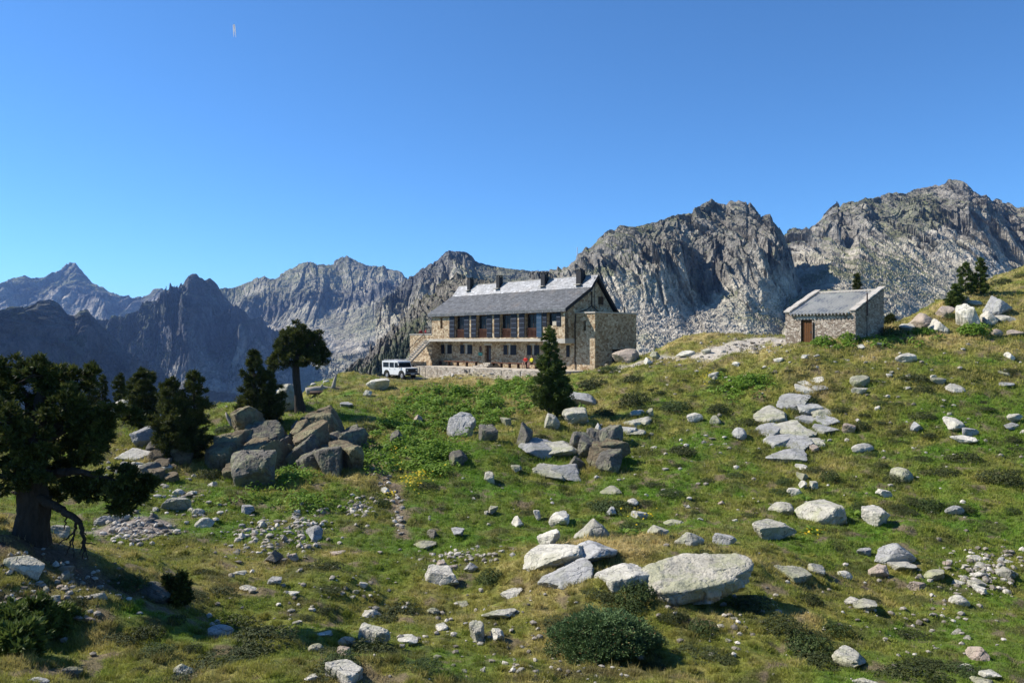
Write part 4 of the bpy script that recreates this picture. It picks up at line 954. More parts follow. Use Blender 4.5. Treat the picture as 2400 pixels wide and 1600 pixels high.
# ------------------------------------------------------------------ rocks
def M_rock(name, base, lichen=.4, dark=.45, scale=1.0, crack=.7):
    t = NT(name); co = t.coord(); oi = t.n("ObjectInfo").outputs["Random"]
    n1 = t.noise(co, 2.2*scale, 6, .62); n2 = t.noise(co, 14*scale, 5, .65); n3 = t.noise(t.mapped(co, loc=(5, 3, 1)), 1.6*scale, 5, .7); n4 = t.noise(co, 45*scale, 3, .6)
    c = t.mix(.75, base, t.ramp(n1, [(.28, .5), (.5, 1.0), (.72, 1.3)]), 'MULTIPLY')
    c = t.mix(t.math('MULTIPLY', t.ramp(n2, [(.52, 0.0), (.62, 1.0)]), dark), c, (base[0]*.35, base[1]*.36, base[2]*.36))
    c = t.mix(t.math('MULTIPLY', t.ramp(n3, [(.47, 0.0), (.58, 1.0)]), lichen), c, (.36, .37, .20))
    c = t.mix(.6, c, t.ramp(n4, [(.3, .75), (.7, 1.2)]), 'MULTIPLY')
    c = t.mix(1, c, t.ramp(oi, [(0, .84), (1, 1.1)]), 'MULTIPLY')
    h = t.math('ADD', t.math('MULTIPLY', n1, 1.2), t.math('MULTIPLY', n2, .55))
    wv = t.n("VectorMath", operation='MULTIPLY_ADD'); t.l(t.noise(co, 1.3*scale, 4, .6, out="Color"), wv.inputs[0]); wv.inputs[1].default_value = (1.3/scale,)*3; t.l(co, wv.inputs[2])
    cr = t.ramp(t.vor(wv.outputs[0], .9*scale, 'DISTANCE_TO_EDGE'), [(.0, 1.0), (.022, 0.0)])
    c = t.mix(t.math('MULTIPLY', cr, t.ramp(n1, [(.46, 0.0), (.62, crack)])), c, (base[0]*.22, base[1]*.22, base[2]*.2)); h = t.math('SUBTRACT', h, t.math('MULTIPLY', cr, .5*crack))
    t.col(c).rough(.92).bump(h, .9, .08/scale); return t.m
RM = {'w': M_rock("pale_granite", (.64,.605,.52), .28, .35), 'g': M_rock("lichened_granite", (.49,.465,.385), .5, .5), 'p': M_rock("pinkish_granite", (.45,.365,.30), .2, .35),
      'd': M_rock("dark_granite", (.17,.155,.13), .4, .5), 'b': M_rock("blue_grey_granite", (.41,.405,.39), .2, .45), 'y': M_rock("yellow_lichened_granite", (.39,.375,.28), .8, .5), 'o': M_rock("ochre_rock", (.19,.15,.095), .35, .5, .7)}
_ico = {}
def ico(sub):
    if sub not in _ico:
        bm = bmesh.new(); bmesh.ops.create_icosphere(bm, subdivisions=sub, radius=1); bm.verts.ensure_lookup_table()
        _ico[sub] = (np.array([v.co[:] for v in bm.verts]), np.array([[v.index for v in f.verts] for f in bm.faces])); bm.free()
    v, f = _ico[sub]; return v.copy(), f
def rock_shape(seed, kind='b', sub=4, size=(1, 1, 1)):
    """unit-box rock: random planes cut a round lump; returns verts scaled to size, base at z=0"""
    r = np.random.default_rng(seed); v, f = ico(sub)
    npl = {'b': 10, 's': 14, 'p': 9, 'r': 22, 'o': 12}[kind]
    n = r.normal(size=(npl, 3)); n /= np.linalg.norm(n, axis=1)[:, None]
    h = r.uniform(.48, .95, npl)
    if kind in 'bs': n = np.concatenate([n, [[r.uniform(-.25, .25), r.uniform(-.3, .1), 1]]]); h = np.append(h, .5)
    if kind == 'p': n = np.concatenate([n, [[-.8, -.2, .55], [.75, -.1, .6], [.1, -.9, .45]]]); h = np.append(h, [.5, .52, .55])
    if kind == 'r': h = r.uniform(.78, 1.0, len(h))
    n /= np.linalg.norm(n, axis=1)[:, None]
    dt = v@n.T; q = np.where(dt > .05, h[None]/np.maximum(dt, .05), 9.0)
    k = {'r': 9.0}.get(kind, 30.0)
    rad = -np.log(np.exp(-k*np.minimum(q, 1.35)).sum(1)+np.exp(-k*1.25))/k
    p = v*rad[:, None]
    s3 = np.array(size)/max(size)
    m = p*s3
    hf, ed = facets3(m*2.3+seed*1.7, seed, 1.2)
    p = p*(1+.045*hf+.05*fbm(m*2.2+seed, 3, seed)+.010*ridged(m*7+seed, 3, seed+5)-.035*np.exp(-(ed/.05)**2))[:, None]
    lo, hi = p.min(0), p.max(0); p = (p-(lo+hi)/2)/(hi-lo)
    p[:, 2] += .5
    return p*np.array(size), f
def outcrop_shape(seed, sub, size, cell=.45, amp=.16, vert=.5):
    """a blocky, fissured mass"""
    r = np.random.default_rng(seed); v, f = ico(sub)
    q = np.sign(v)*np.abs(v)**.62; q /= np.abs(q).max(0)
    S = np.array(size)/2; m = q*S
    wq = m+.18*cell*np.stack([fbm(m/cell*1.1+seed, 2, seed+q) for q in (1, 2, 3)], 1)
    h1, e1 = facets3(wq/cell*np.array((1, 1, vert))+seed, seed, .9); h2, e2 = facets3(wq/(cell*.38)*np.array((1, 1, .8))+seed*2.1, seed+4, .9)
    nn = v/np.linalg.norm(v, axis=1)[:, None]
    d = cell*(.75*h1+.22*h2)-.30*cell*np.exp(-(e1/.05)**2)-.08*cell*np.exp(-(e2/.05)**2)+.10*max(size)*fbm(m/max(size)*2.0+seed, 3, seed+9)+.02*cell*fbm(m*6, 3, seed)
    m = m+nn*d[:, None]; m[:, 2] += S[2]
    return m, f
RN = {'n': 0}
def ground_normal(x, y, e):
    z = H([x-e, x+e, x, x], [y, y, y-e, y+e], False); return Vector((-(z[1]-z[0])/(2*e), -(z[3]-z[2])/(2*e), 1)).normalized()
def place_rock(x0, x1, y0, y1, kind, mat, label, roll=0, group=None, sub=4, name=None, depth=None, sink=.22, dist=None):
    g = ground((x0+x1)/2, y1-.08*(y1-y0))
    if g is None: return None
    D = g[1]
    w = (x1-x0)/F*D; hh = (y1-y0)/F*D; ph = math.atan2((y1-HZ), F)
    e = max(.4, .5*w); nrm = ground_normal(g[0], g[1], e); al = math.atan2(-nrm.y, nrm.z); ga = max(.12, min(1.3, al+ph))
    ar = {'b': .44, 's': .17, 'p': .50, 'r': .40, 'o': .20}[kind]; h = ar*w
    d = (hh-h*math.cos(ga))/math.sin(ga); d = min(max(d, .55*w), (2.6 if kind == 'o' else 1.5)*w)
    h = min(max(.5*ar*w, (hh-d*math.sin(ga)*.9)/math.cos(ga)), 1.5*hh)
    RN['n'] += 1; seed = 100+RN['n']*7
    if kind == 'o': v, f = outcrop_shape(seed, sub, (w*1.02, d, h*1.9), cell=max(.4, w*(.20 if mat in 'god' else .26)), vert=(.55 if mat in 'od' else 1.0)); v[:, 2] -= h*.8
    else:
        v, f = rock_shape(seed, kind, sub, (w, d, h*(1+sink))); v[:, 2] -= h*sink
    if roll:
        a = math.radians(roll)*.8; c, s_ = math.cos(a), math.sin(a)
        # turn the long side down the slope in the plane of the ground
        k = max(.25, math.sin(ga)); x = v[:, 0].copy(); y = v[:, 1].copy(); a2 = -math.atan2(math.tan(a), k)*.75; c, s_ = math.cos(a2), math.sin(a2)
        v[:, 0] = c*x-s_*y*.6; v[:, 1] = s_*x*.9+c*y
        kk = w/(v[:, 0].max()-v[:, 0].min()); v[:, 0] *= kk
    q = Vector((0, 0, 1)).rotation_difference((nrm*.85+Vector((0, 0, .15))).normalized()).to_matrix(); v = v@np.array(q).T
    # centre the mass on its place in the slope
    g = g+np.array((0, .30*d*math.cos(al), .30*d*math.sin(al))); g[2] = H([g[0]], [g[1]])[0]
    nm = name or ("rock_outcrop" if kind == 'o' else "boulder")
    o = link(nm, np_mesh(nm, v, f, RM[mat], False), None, g)
    tag(o, label, {"rock_outcrop": "outcrop"}.get(nm, nm), group); return o

ROCKS = [  # x0,x1,y0,y1, shape, colour, label, roll
 (1246,1478,1272,1352,'o','w',"broad cracked pale bedrock beside the big flat boulder",4),
 (1344,1432,1200,1260,'p','g',"large triangular pale rock standing just behind the cracked bedrock slab",0),
 (1262,1318,1236,1283,'b','w',"pale pinkish leaning rock against the back of the bedrock slab",-20),
 (1287,1337,1194,1233,'b','w',"white lumpy rock behind the leaning pinkish rock",6),
 (1200,1230,1206,1237,'p','w',"small white wedge rock standing in green grass near the valley floor",-10),
 (1249,1268,1194,1219,'b','w',"small white upright stone between the wedge rock and the lumpy rock",-14),
 (1521,1568,1226,1256,'b','g',"grey rounded rock half under a flatter pale one on the knoll",-12),
 (1559,1604,1212,1231,'s','y',"flat yellowish slab resting above the grey rounded rock",-4),
 (1582,1655,1248,1279,'p','g',"low triangular grey rock in dry grass on the knoll top",0),
 (1673,1726,1251,1278,'b','b',"white and blue-grey split stone on the knoll top",10),
 (1765,1868,1220,1266,'b','g',"jagged pale boulder with a dark hollow under its edge, beside ferns",-8),
 (1814,1868,1172,1210,'r','g',"smooth rounded pale boulder next to the biggest hillside boulder",-14),
 (1883,1988,1154,1232,'b','g',"biggest block on the hillside, grey with a vertical crack and ferns around it",6),
 (2032,2092,1180,1234,'b','w',"white angular boulder with a dark shaded foot among shrubs",-4),
 (2057,2156,1273,1326,'p','b',"blue-grey faceted rock under a turf bank above the gully",4),
 (2092,2158,1307,1337,'s','w',"white wedge slab lying against the blue-grey faceted rock",-12),
 (2040,2088,1323,1355,'b','p',"tan box-shaped block lying alone in the grass",12),
 (2174,2234,1326,1369,'s','y',"pale yellowish tilted slab at the edge of the gully stones",22),
 (2132,2173,1361,1384,'b','p',"pinkish-white stone at the lower end of the gully stones",8),
 (2232,2274,1393,1420,'r','w',"white rounded stone with a dark base just below the gully stones",6),
 (2284,2316,1367,1391,'b','w',"angular white stone on the lower side of the gully heap",14),
 (1820,1912,1304,1371,'s','y',"yellow lichened slab sloping off the knoll",34),
 (1899,1941,1312,1350,'s','g',"dark-edged grey slab behind the yellow lichened slab",38),
 (1963,2049,1510,1570,'s','g',"long grey speckled slab sloping through the grass",38),
 (2280,2320,1508,1548,'p','p',"tan and grey pyramid stone in lush grass near the lower corner",6),
 (2247,2290,1554,1577,'b','w',"flat-topped white block below the tan and grey pyramid stone",4),
 (2306,2358,1565,1593,'s','w',"pale slanting slab lying right of the flat-topped white block",28),
 (2285,2332,1582,1603,'s','y',"yellowish slab cut by the bottom edge",24),
 (2008,2058,1588,1606,'s','g',"grey slab barely showing at the bottom edge",22),
 (2010,2044,1281,1303,'b','b',"rough grey rock at the edge of the turf bank",0),
 (1961,2002,1335,1356,'r','w',"low white rock with a small stone on its top, in the hollow",4),
 (1983,2017,1397,1419,'b','w',"pale angular rock with a shaded end on the open grass",16),
 (2010,2071,1394,1439,'s','g',"narrow lichened rib of rock running down the grass",40),
 (1997,2044,877,911,'b','y',"square yellowish block on the upper hillside beside a round shrub",4),
 (2000,2037,906,926,'b','g',"grey stone directly under the square yellowish block",4),
 (2181,2221,882,902,'b','y',"square pale block beside a dark low shrub high on the hillside",2),
 (2223,2269,895,919,'s','w',"white wedge rock just below the square pale block",-10),
 (2226,2266,978,1012,'b','w',"round white boulder on top of a small pile high on the slope",0),
 (2258,2297,1001,1023,'b','b',"grey boulder with a lit edge leaning on the round white boulder",8),
 (2236,2290,1020,1041,'b','w',"white slabby stone at the foot of the small pile",22),
 (1996,2053,1035,1060,'r','w',"smooth white boulder like a resting animal in the grass",-8),
 (2136,2159,993,1014,'b','b',"small grey cube-like stone alone on the slope",8),
 (2101,2144,1091,1132,'r','y',"rounded boulder, half yellow-green and half black with lichen",0),
 (2058,2095,1144,1166,'b','w',"white stone with a black shaded end beside dark shrubs",8),
 (2362,2399,968,991,'b','g',"brown-grey boulder stacked on a flatter one at the edge of view",0),
 (2355,2395,988,1006,'s','b',"flat grey boulder underneath the brown-grey one",0),
 (1869,1898,1084,1103,'s','w',"topmost pale stone in a line leading down to the ferns",-16),
 (1872,1896,1107,1128,'s','y',"second pale stone down in the line leading to the ferns",-20),
 (1877,1897,1126,1146,'p','w',"small white pointed stone just above the ferns",0),
 (1849,1882,1140,1162,'b','w',"white stone touching the fern beside the small pointed stone",-10),
 (1900,1918,1127,1147,'b','g',"upright grey stone between the fern and a round shrub",0),
 (1874,1929,884,914,'o','w',"pale bouldery outcrop poking out of dry grass under the path",0),
 (1978,2008,982,1017,'s','p',"pinkish split stone standing beside a heather shrub",-24),
 (1897,1918,1039,1061,'s','p',"pinkish-white shard leaning in the grass below the cracked crag",-24),
 (2104,2148,826,850,'b','w',"white triangular rock with a grey stone at its side in tan grass",10),
 (2346,2378,865,884,'s','y',"pale flat stone high on the grassy edge",-14),
 (2347,2382,892,908,'s','b',"thin grey stone under the pale flat stone",-12),
 (2361,2379,824,844,'p','w',"white upright stone in tan grass below the skyline",0),
 (2219,2262,1184,1206,'r','b',"pale rounded rock half sunk in grass beside a wide shrub",0),
 (1210,1247,990,1052,'b','d',"tall dark standing slab under the lone pine by the lodge",0),
 (1321,1386,950,1002,'s','g',"pale slanting ledge under the shaded rock by the lone pine",-22),
 (1320,1398,915,960,'s','b',"grey rock ledge in the shade of the lone pine",-22),
 (1276,1314,968,1010,'b','g',"narrow upright rock at the foot of the lone pine",6),
 (1393,1416,990,1016,'p','b',"thin grey fin of rock beside the layered ledge",0),
 (1450,1512,958,1018,'o','g',"layered grey ledge of flat blocks in the middle of the slope",0),
 (1516,1533,955,976,'b','y',"small square yellowish stone beside the layered ledge",0),
 (1611,1650,967,990,'b','w',"pale boulder at the top of a scatter of white stones",0),
 (1666,1693,972,996,'s','y',"yellow-grey wedge stone leaning up the slope",-26),
 (1720,1754,1002,1035,'r','b',"smooth grey oval boulder standing in the grass beside the cracked crag",-8),
 (1406,1459,1132,1158,'s','y',"pale flat-topped boulder above a dark low shrub",-8),
 (1480,1521,1195,1218,'b','w',"bright white broken rock behind the ferny clump",0),
 (1471,1498,1171,1190,'r','w',"rounded white stone at the shrub edge",0),
 (1422,1446,1188,1210,'b','b',"grey stone sitting on the shoulder of the triangular rock",0),
 (1446,1506,812,852,'s','p',"smooth pinkish bedrock hump beside the annex doorway",-14),
 (1495,1556,790,824,'s','p',"pinkish bedrock edge under the grassy mound",-14),
 (1512,1530,838,857,'p','w',"white splinter stone standing below the grassy mound",0),
 (1527,1549,821,843,'b','y',"pale rounded stone on end beside the track",0),
 (1586,1633,822,837,'s','w',"long flat white rock beside the track",0),
 (1646,1668,817,830,'b','g',"grey knob of rock at the edge of the sandy path",0),
 (1663,1690,872,888,'b','w',"white stone above the bright green weeds",-10),
 (1718,1738,846,859,'s','w',"small white stone in tan grass under the path",-12),
 (1819,1838,837,850,'s','w',"small white stone in tan grass below the hut",-14),
 (1879,1896,830,842,'b','w',"small white stone in tan grass straight below the hut shrubs",0),
 (858,917,884,918,'s','w',"pale slanting rock slab in the grass near the parked car",-30),
 (850,874,913,932,'s','w',"pale splinter just below the slanting slab near the car",-30),
 (794,823,941,955,'s','b',"low grey stone in the shadow of the tall pine",0),
 (639,698,903,968,'r','g',"big weathered grey boulder right behind the tall pine's trunk",-6),
 (485,582,862,945,'s','g',"huge leaning grey slab between the conifers on the skyline",-26),
 (178,248,904,954,'r','g',"domed grey boulder above the big dark pine",0),
 (248,308,932,982,'r','g',"grey rounded boulder beside the domed one",6),
 (296,350,990,1055,'b','b',"tall grey boulder in front of the conifers",-16),
 (300,382,1046,1100,'o','w',"pale broken rock face below the conifers",0),
 (343,426,1052,1130,'o','o',"ochre-stained rock face under the twin conifer",0),
 (505,688,1004,1132,'o','o',"large dark ochre crag below the pine with the flat crown",0),
 (684,732,982,1078,'o','d',"tall dark pillar of rock in the gap between two crags",0),
 (706,844,1004,1112,'o','d',"dark cracked crag at the top of the footpath",0),
 (1783,1884,920,1080,'o','g',"large pale cracked rock face in the middle of the grassy slope",0),
 (1876,1948,944,1044,'o','g',"smaller pale cracked rock face beside the large one",0),
 (1248,1352,1030,1112,'o','g',"dark grey blocky outcrop in the slope, rounded at its lower end",0),
 (1340,1462,1026,1100,'o','d',"row of upright fissured blocks ending the dark grey outcrop",0),
 (1043,1114,958,1030,'s','b',"smooth grey slab sloping out of the bright green weeds",-36),
 (1120,1167,990,1038,'b','d',"dark grey rock beneath the weeds beside a heather clump",-20),
 (1049,1096,1048,1094,'b','d',"dark overhanging rock in the weeds at the foot of the slope",-20),
 (912,944,1008,1046,'b','d',"dark rounded rock half hidden in weeds beside the footpath",0),
 (965,990,970,995,'s','p',"pinkish stone lying among the weeds above the footpath",-30),
 (1173,1200,975,998,'b','y',"pale angular stone at the weeds' edge under the lodge pine",-10),
 (1196,1223,1086,1109,'b','y',"small yellowish-white block in the green slope",-8),
 (1134,1160,1106,1136,'s','g',"thin grey shard lying up the green slope",-36),
 (891,914,1141,1159,'b','w',"white stone beside the footpath at the yellow flowers",-14),
 (1143,1167,1187,1207,'b','y',"yellowish stone with a dark side on the green valley slope",0),
 (1055,1088,1235,1260,'b','b',"flat-faced grey stone set in the green slope",0),
 (999,1025,1239,1262,'b','d',"dark grey stone on top of a yellowish slab",-10),
 (966,1021,1258,1284,'s','y',"yellowish flaking slab under the dark grey stone",-10),
 (709,753,1234,1272,'b','b',"leaning grey slab standing over the small stones of the valley",-10),
 (990,1078,1324,1372,'b','w',"big white rock with sloping strata on the valley floor",8),
 (1019,1047,1312,1332,'s','p',"tilted pale stone behind the big white rock",-12),
 (1086,1122,1315,1342,'p','b',"grey pointed rock beside a dark green shrub",0),
 (1049,1073,1320,1338,'b','p',"pinkish stone between the big white rock and the grey pointed one",0),
 (615,653,1288,1317,'p','d',"dark grey-brown rock at the edge of the valley stones",0),
 (668,698,1296,1314,'b','p',"pinkish-grey flat rock among the valley stones",0),
 (770,806,1286,1302,'s','p',"pinkish long stone where the stones meet the grass",-8),
 (624,658,1350,1371,'b','b',"grey block with a lit top alone in yellow grass",4),
 (756,854,1542,1608,'s','w',"large white pitted rock cut by the bottom edge",-30),
 (829,908,1452,1514,'b','g',"pale split rock with a dark cleft on the near bank",-26),
 (789,830,1492,1513,'r','g',"rounded pale rock beside the split rock",-16),
 (787,821,1514,1541,'s','p',"pinkish rock below the split rock",-24),
 (719,756,1508,1528,'r','y',"yellowish-grey rock low in the grass beside small shrubs",-10),
 (924,976,1485,1510,'s','w',"white rock with a shaded lower edge in dry grass",-12),
 (1017,1050,1458,1477,'s','w',"flat white rock in dry grass on the near bank",-4),
 (999,1031,1423,1442,'r','y',"rounded yellowish rock beside a tiny dark shrub",0),
 (1097,1134,1457,1511,'s','g',"long grey rock dipping steeply in the dry bank",-44),
 (1130,1214,1431,1457,'s','g',"broad flat grey rock along the top of the dry bank",-8),
 (1149,1182,1469,1503,'s','w',"thin white shard on the dry bank",-46),
 (846,893,1428,1446,'p','w',"white pointed rock in the middle of the valley grass",0),
 (742,776,1478,1491,'s','w',"low white rock near the tip of the tree shadow",0),
 (1173,1228,1375,1400,'s','w',"white ridge-like rock just above the dry bank",-14),
 (1062,1098,1403,1421,'s','y',"yellowish rock at the crest of the near bank",-12),
 (840,860,1364,1378,'b','w',"small white box-like stone in mossy grass",-8),
 (664,699,1381,1394,'s','w',"low pale rock in brown moss",0),
 (708,748,1579,1596,'s','w',"white jagged rock close to the bottom edge beside the large pitted one",0),
 (393,462,1554,1584,'p','g',"low grey pyramid rock in the near grass",0),
 (309,392,1366,1406,'r','d',"smooth oval boulder in the shade of the big pine",4),
 (0,92,1300,1342,'b','g',"grey cracked rock at the foot of the rubble beside the pine roots",0),
 (103,158,1222,1254,'b','g',"mossy grey rock behind the pine trunk",0),
 (218,266,1209,1232,'r','b',"rounded grey rock on the edge of the gravel patch",-6),
 (263,298,1204,1222,'b','w',"pale stones stacked beside the rounded grey rock",-12),
 (376,440,1164,1199,'b','g',"pale slab-like boulder with a dark front on the green valley side",-16),
 (342,366,1199,1216,'p','d',"small dark peaked stone at the meadow's edge",0),
 (452,499,1212,1238,'p','w',"white pair of peaked stones on the meadow",0),
 (561,594,1181,1204,'b','b',"grey-white rock in the green meadow above the stones",-12),
 (448,476,1190,1207,'r','g',"rounded grey rock on the meadow near the peaked pair",-8),
 (478,532,1464,1499,'r','b',"grey rounded rock half in the tree shadow",14),
 (540,573,1330,1347,'s','g',"low grey stone beside a little gully in the grass",4),
 (557,602,1371,1386,'s','w',"long white stone in yellow-green turf",-4),
 (168,220,1440,1459,'s','p',"pinkish flat rock on the lower edge of the rubble",0),
 (125,158,1410,1440,'b','g',"grey block in the rubble above the dwarf pines",-14),
 (69,96,1398,1423,'r','g',"ribbed rounded rock in the rubble bank",0),
 (0,38,1396,1442,'b','b',"big grey rock at the picture's edge in the rubble bank",0),
 (143,185,1566,1586,'b','d',"dark broken rock in the grass near the bottom edge",-14),
 (60,112,1586,1602,'b','b',"grey stones breaking the surface by the bottom edge",0),
 (2150,2203,729,773,'p','p',"tan pyramid boulder with a shaded side behind the hut",0),
 (2186,2231,743,783,'p','w',"white pointed boulder in front of the tan pyramid one",8),
 (2252,2304,712,770,'b','w',"tall white blocky boulder beside the hillside shrubs",4),
 (2309,2343,725,763,'p','w',"white triangular boulder leaning by the tallest white one",6),
 (2315,2383,690,740,'p','b',"large grey boulder with a lit white face on the upper slope",-4),
 (2239,2279,683,712,'b','p',"tan box-like boulder under the skyline pines",6),
 (2270,2310,700,718,'s','g',"low pale slab between the tan box-like boulder and the big grey one",-14),
 (2203,2240,712,745,'b','p',"pinkish boulder behind the dwarf pine",-14),
 (2117,2151,759,780,'s','w',"white flat rock at the end of the hut shrubs",10),
 (2322,2355,768,787,'r','p',"pale tan stone in dry grass under the white boulders",-10),
 (2340,2383,733,755,'s','w',"white broken slabs under the large grey boulder",0),
 (2360,2400,772,788,'b','p',"brown stone with a dark side at the edge of dry grass",0),
 (2048,2079,801,812,'s','w',"white flat stone below the hut shrubs",-6),
 (2012,2029,807,820,'s','w',"small white rounded stone below the hut corner",-6),
]
def build_hero_boulder():
    """the big flat boulder: a thick slab, flat on top, undercut in front"""
    D = 19.6; g = ground(1615, 1405); D = g[1]
    w = 258/F*D; d = .70*w; h = .24*w
    v, f = ico(6); r = np.random.default_rng(42)
    ang = np.arctan2(v[:, 1], v[:, 0]); rr = 1+.10*np.sin(2*ang+.4)+.07*np.sin(3*ang+1.1)+.05*np.sin(5*ang)
    q = v.copy(); pz = np.abs(v[:, 2])**.32*np.sign(v[:, 2]); hor = np.sqrt(np.maximum(0, 1-np.abs(v[:, 2])**5.0))
    q[:, 0] = np.cos(ang)*hor*rr*w/2; q[:, 1] = np.sin(ang)*hor*rr*d/2; q[:, 2] = pz*h/2
    low = np.clip(-v[:, 2], 0, 1)**.7; q[:, 0] = q[:, 0]*(1-.34*low)+.03*w*low; q[:, 1] = q[:, 1]*(1-.42*low)+.14*d*low; q[:, 2] -= .05*w*np.clip(q[:, 0]/w+.1, 0, 1)*low 
    m = q; hf, ed = facets3(m*1.6+3, 9, 1.1); h2, e2 = facets3(m*5+3, 19, 1.1); nn = v
    side = 1-np.clip(v[:, 2], 0, 1)**.5
    dsp = .12*hf*(.12+side)+.03*h2*(.25+side)+.05*fbm(m*1.3, 3, 3)+.010*fbm(m*9, 3, 4)-.03*np.exp(-(ed/.03)**2)*side
    q = q+nn*dsp[:, None]
    a = math.radians(11); c, s = math.cos(a), math.sin(a); y = q[:, 1].copy(); z = q[:, 2].copy(); q[:, 1] = c*y-s*z; q[:, 2] = s*y+c*z
    a = math.radians(5); c, s = math.cos(a), math.sin(a); x = q[:, 0].copy(); z = q[:, 2].copy(); q[:, 0] = c*x-s*z; q[:, 2] = s*x+c*z-.0
    px, py = 1625, 1360; Dc = D+.25; ctr = P(px, py, Dc)
    o = link("boulder", np_mesh("boulder", q, f, M_rock("hero_granite", (.52,.485,.395), .55, .55, 1.0, .3), False), None, ctr)
    tag(o, "largest flat-topped boulder, undercut in front with deep shade beneath it", "boulder")
build_hero_boulder()
def outcrop(x0, x1, y0, y1, mat, label, i):
    r = np.random.default_rng(900+i); g0 = ground((x0+x1)/2, (y0+y1)/2); root = empty("rock_outcrop", ground((x0+x1)/2, y1-2)); tag(root, label, "outcrop"); L0 = np.array(root.location)
    crag = mat in 'od'; W = x1-x0; Hh = y1-y0; cw = min(W, max(26, W/(3.4 if W > 130 else 2.6) if crag else W/2.2)); ch = cw*(.62 if crag else .75); nx = max(2, round(W/cw)); ny = max(2, round(Hh/ch))
    tilt = r.uniform(-.2, .2); q0 = r.uniform(-.3, .3)
    for a in range(nx):
        for b in range(ny):
            u = (a+.5+r.uniform(-.3, .3)+(.25 if b % 2 else -.25))/nx; v = (b+.5+r.uniform(-.28, .28))/ny
            if abs(u*2-1)**2.2+abs(v*2-1)**2.2 > 1.12: continue
            px = x0+u*W; py = y0+v*Hh; g = ground(px, min(1598, py+ch*.3))
            if g is None or abs(g[1]-g0[1]) > 14: continue
            D = g[1]; s = r.uniform(.85, 1.55) if crag else r.uniform(.95, 1.2) if D < 27 else r.uniform(1.15, 1.75); w = W/nx/F*D*s; nrm = ground_normal(g[0], g[1], .8)
            al = math.atan2(-nrm.y, nrm.z); ga = max(.18, al+math.atan2(py-HZ, F)); d = min(1.3*w, Hh/ny/F*D/math.sin(ga)*s*1.1)
            h = w*(r.uniform(.55, .95) if crag else r.uniform(.20, .30)); seed = 9000+i*101+a*17+b*5
            vv, ff = rock_shape(seed, 'b', 5 if w*F/D > 40 else 4, (w*1.15, max(d, .6*w), h*1.7)); vv[:, 2] -= h*(.62 if crag else .85)
            m = (Matrix.Rotation(q0+r.uniform(-.25, .25), 3, 'Z') @ Matrix.Identity(3)); Q = Vector((0, 0, 1)).rotation_difference((nrm*(.45 if crag else .9)+Vector((tilt, 0, .2))).normalized()).to_matrix() @ m
            vv = vv@np.array(Q).T
            link("rock_block", np_mesh("rock_block", vv, ff, RM[mat if r.random() < .75 else ({'o': 'd', 'd': 'o'}.get(mat, 'b'))], False), root, g-L0)
for i, R_ in enumerate(ROCKS):
    if R_[4] == 'o': outcrop(*R_[:4], R_[5], R_[6], i)
for R_ in ROCKS:
    if R_[4] == 'o': continue
    x0, x1, y0, y1, k, m, lab = R_[:7]; w = (x1-x0)
    place_rock(x0, x1, y0, y1, k, m, lab, R_[7], sub=(6 if k == 'o' and w > 90 else 5 if (w > 60 or k == 'o') else 4), sink=(.75 if w > 140 else .55) if k in 'so' else .46)

# smaller stones that one could count: shared shapes, one object each
SMALL = []
for i in range(14):
    v, f = rock_shape(5000+i*13, 'bspbrb'[i % 6], 3, (1, .8, .62 if i % 3 else .45)); v[:, 2] -= .26
    SMALL.append({k: np_mesh("rock", v, f, RM[k], False) for k in 'wgpbd'})
CLUST = [  # centre, radii, how many, width range (px), colours, label
 (2305,1338,78,46,44,14,42,'wwpgb',"one of the loose pale stones heaped in the gully"),
 (630,1262,105,42,40,9,27,'wgbpw',"one of the small pale stones strewn along the valley floor"),
 (715,1225,45,30,16,8,18,'gwb',"one of the grey stones piled against the leaning slab"),
 (840,1190,32,18,20,7,18,'wwp',"one of the white stones in the patch beside the little shrub"),
 (440,1172,80,48,22,10,30,'wgw',"one of the pale rocks lying on the green meadow"),
 (1090,1305,80,16,22,7,20,'wwg',"one of the white stones behind the big white rock"),
 (130,1385,140,70,42,12,44,'gpgd',"one of the brown-grey stones in the rubble under the big pine"),
 (310,1110,80,40,26,10,30,'wwg',"one of the pale stones below the broken rock face"),
 (2160,960,230,190,26,8,22,'wwg',"one of the white stones dotted over the upper hillside"),
 (1640,1060,240,110,26,8,22,'wwy' if False else 'wwg',"one of the white stones dotted over the middle of the slope"),
 (1150,1180,130,80,20,8,22,'wwg',"one of the white stones on the green slope by the footpath"),
 (850,1385,250,75,30,8,24,'wwg',"one of the pale stones in the valley grass"),
 (1140,1520,210,70,22,8,26,'wgp',"one of the pale stones on the dry near bank"),
 (2080,1470,280,100,26,8,26,'wwg',"one of the pale stones in the near grass below the gully"),
 (1620,905,120,26,14,7,20,'wwg',"one of the white stones round the bright green weeds"),
 (1560,850,180,24,14,7,18,'wwp',"one of the white stones along the track"),
 (2000,850,230,50,18,7,20,'wwg',"one of the white stones in tan grass below the hut"),
 (700,897,60,14,10,10,30,'wwp',"one of the pale rocks on the dry rim above the valley"),
 (540,950,40,30,12,8,20,'wwg',"one of the white stones in the short grass between conifers"),
 (1680,1195,160,40,18,8,24,'wwp',"one of the pale stones behind the knoll"),
 (1330,1570,160,34,14,10,32,'gwg',"one of the grey stones under the juniper bush"),
 (1720,1480,110,70,14,8,26,'gwg',"one of the stones below the flat-topped boulder"),
]
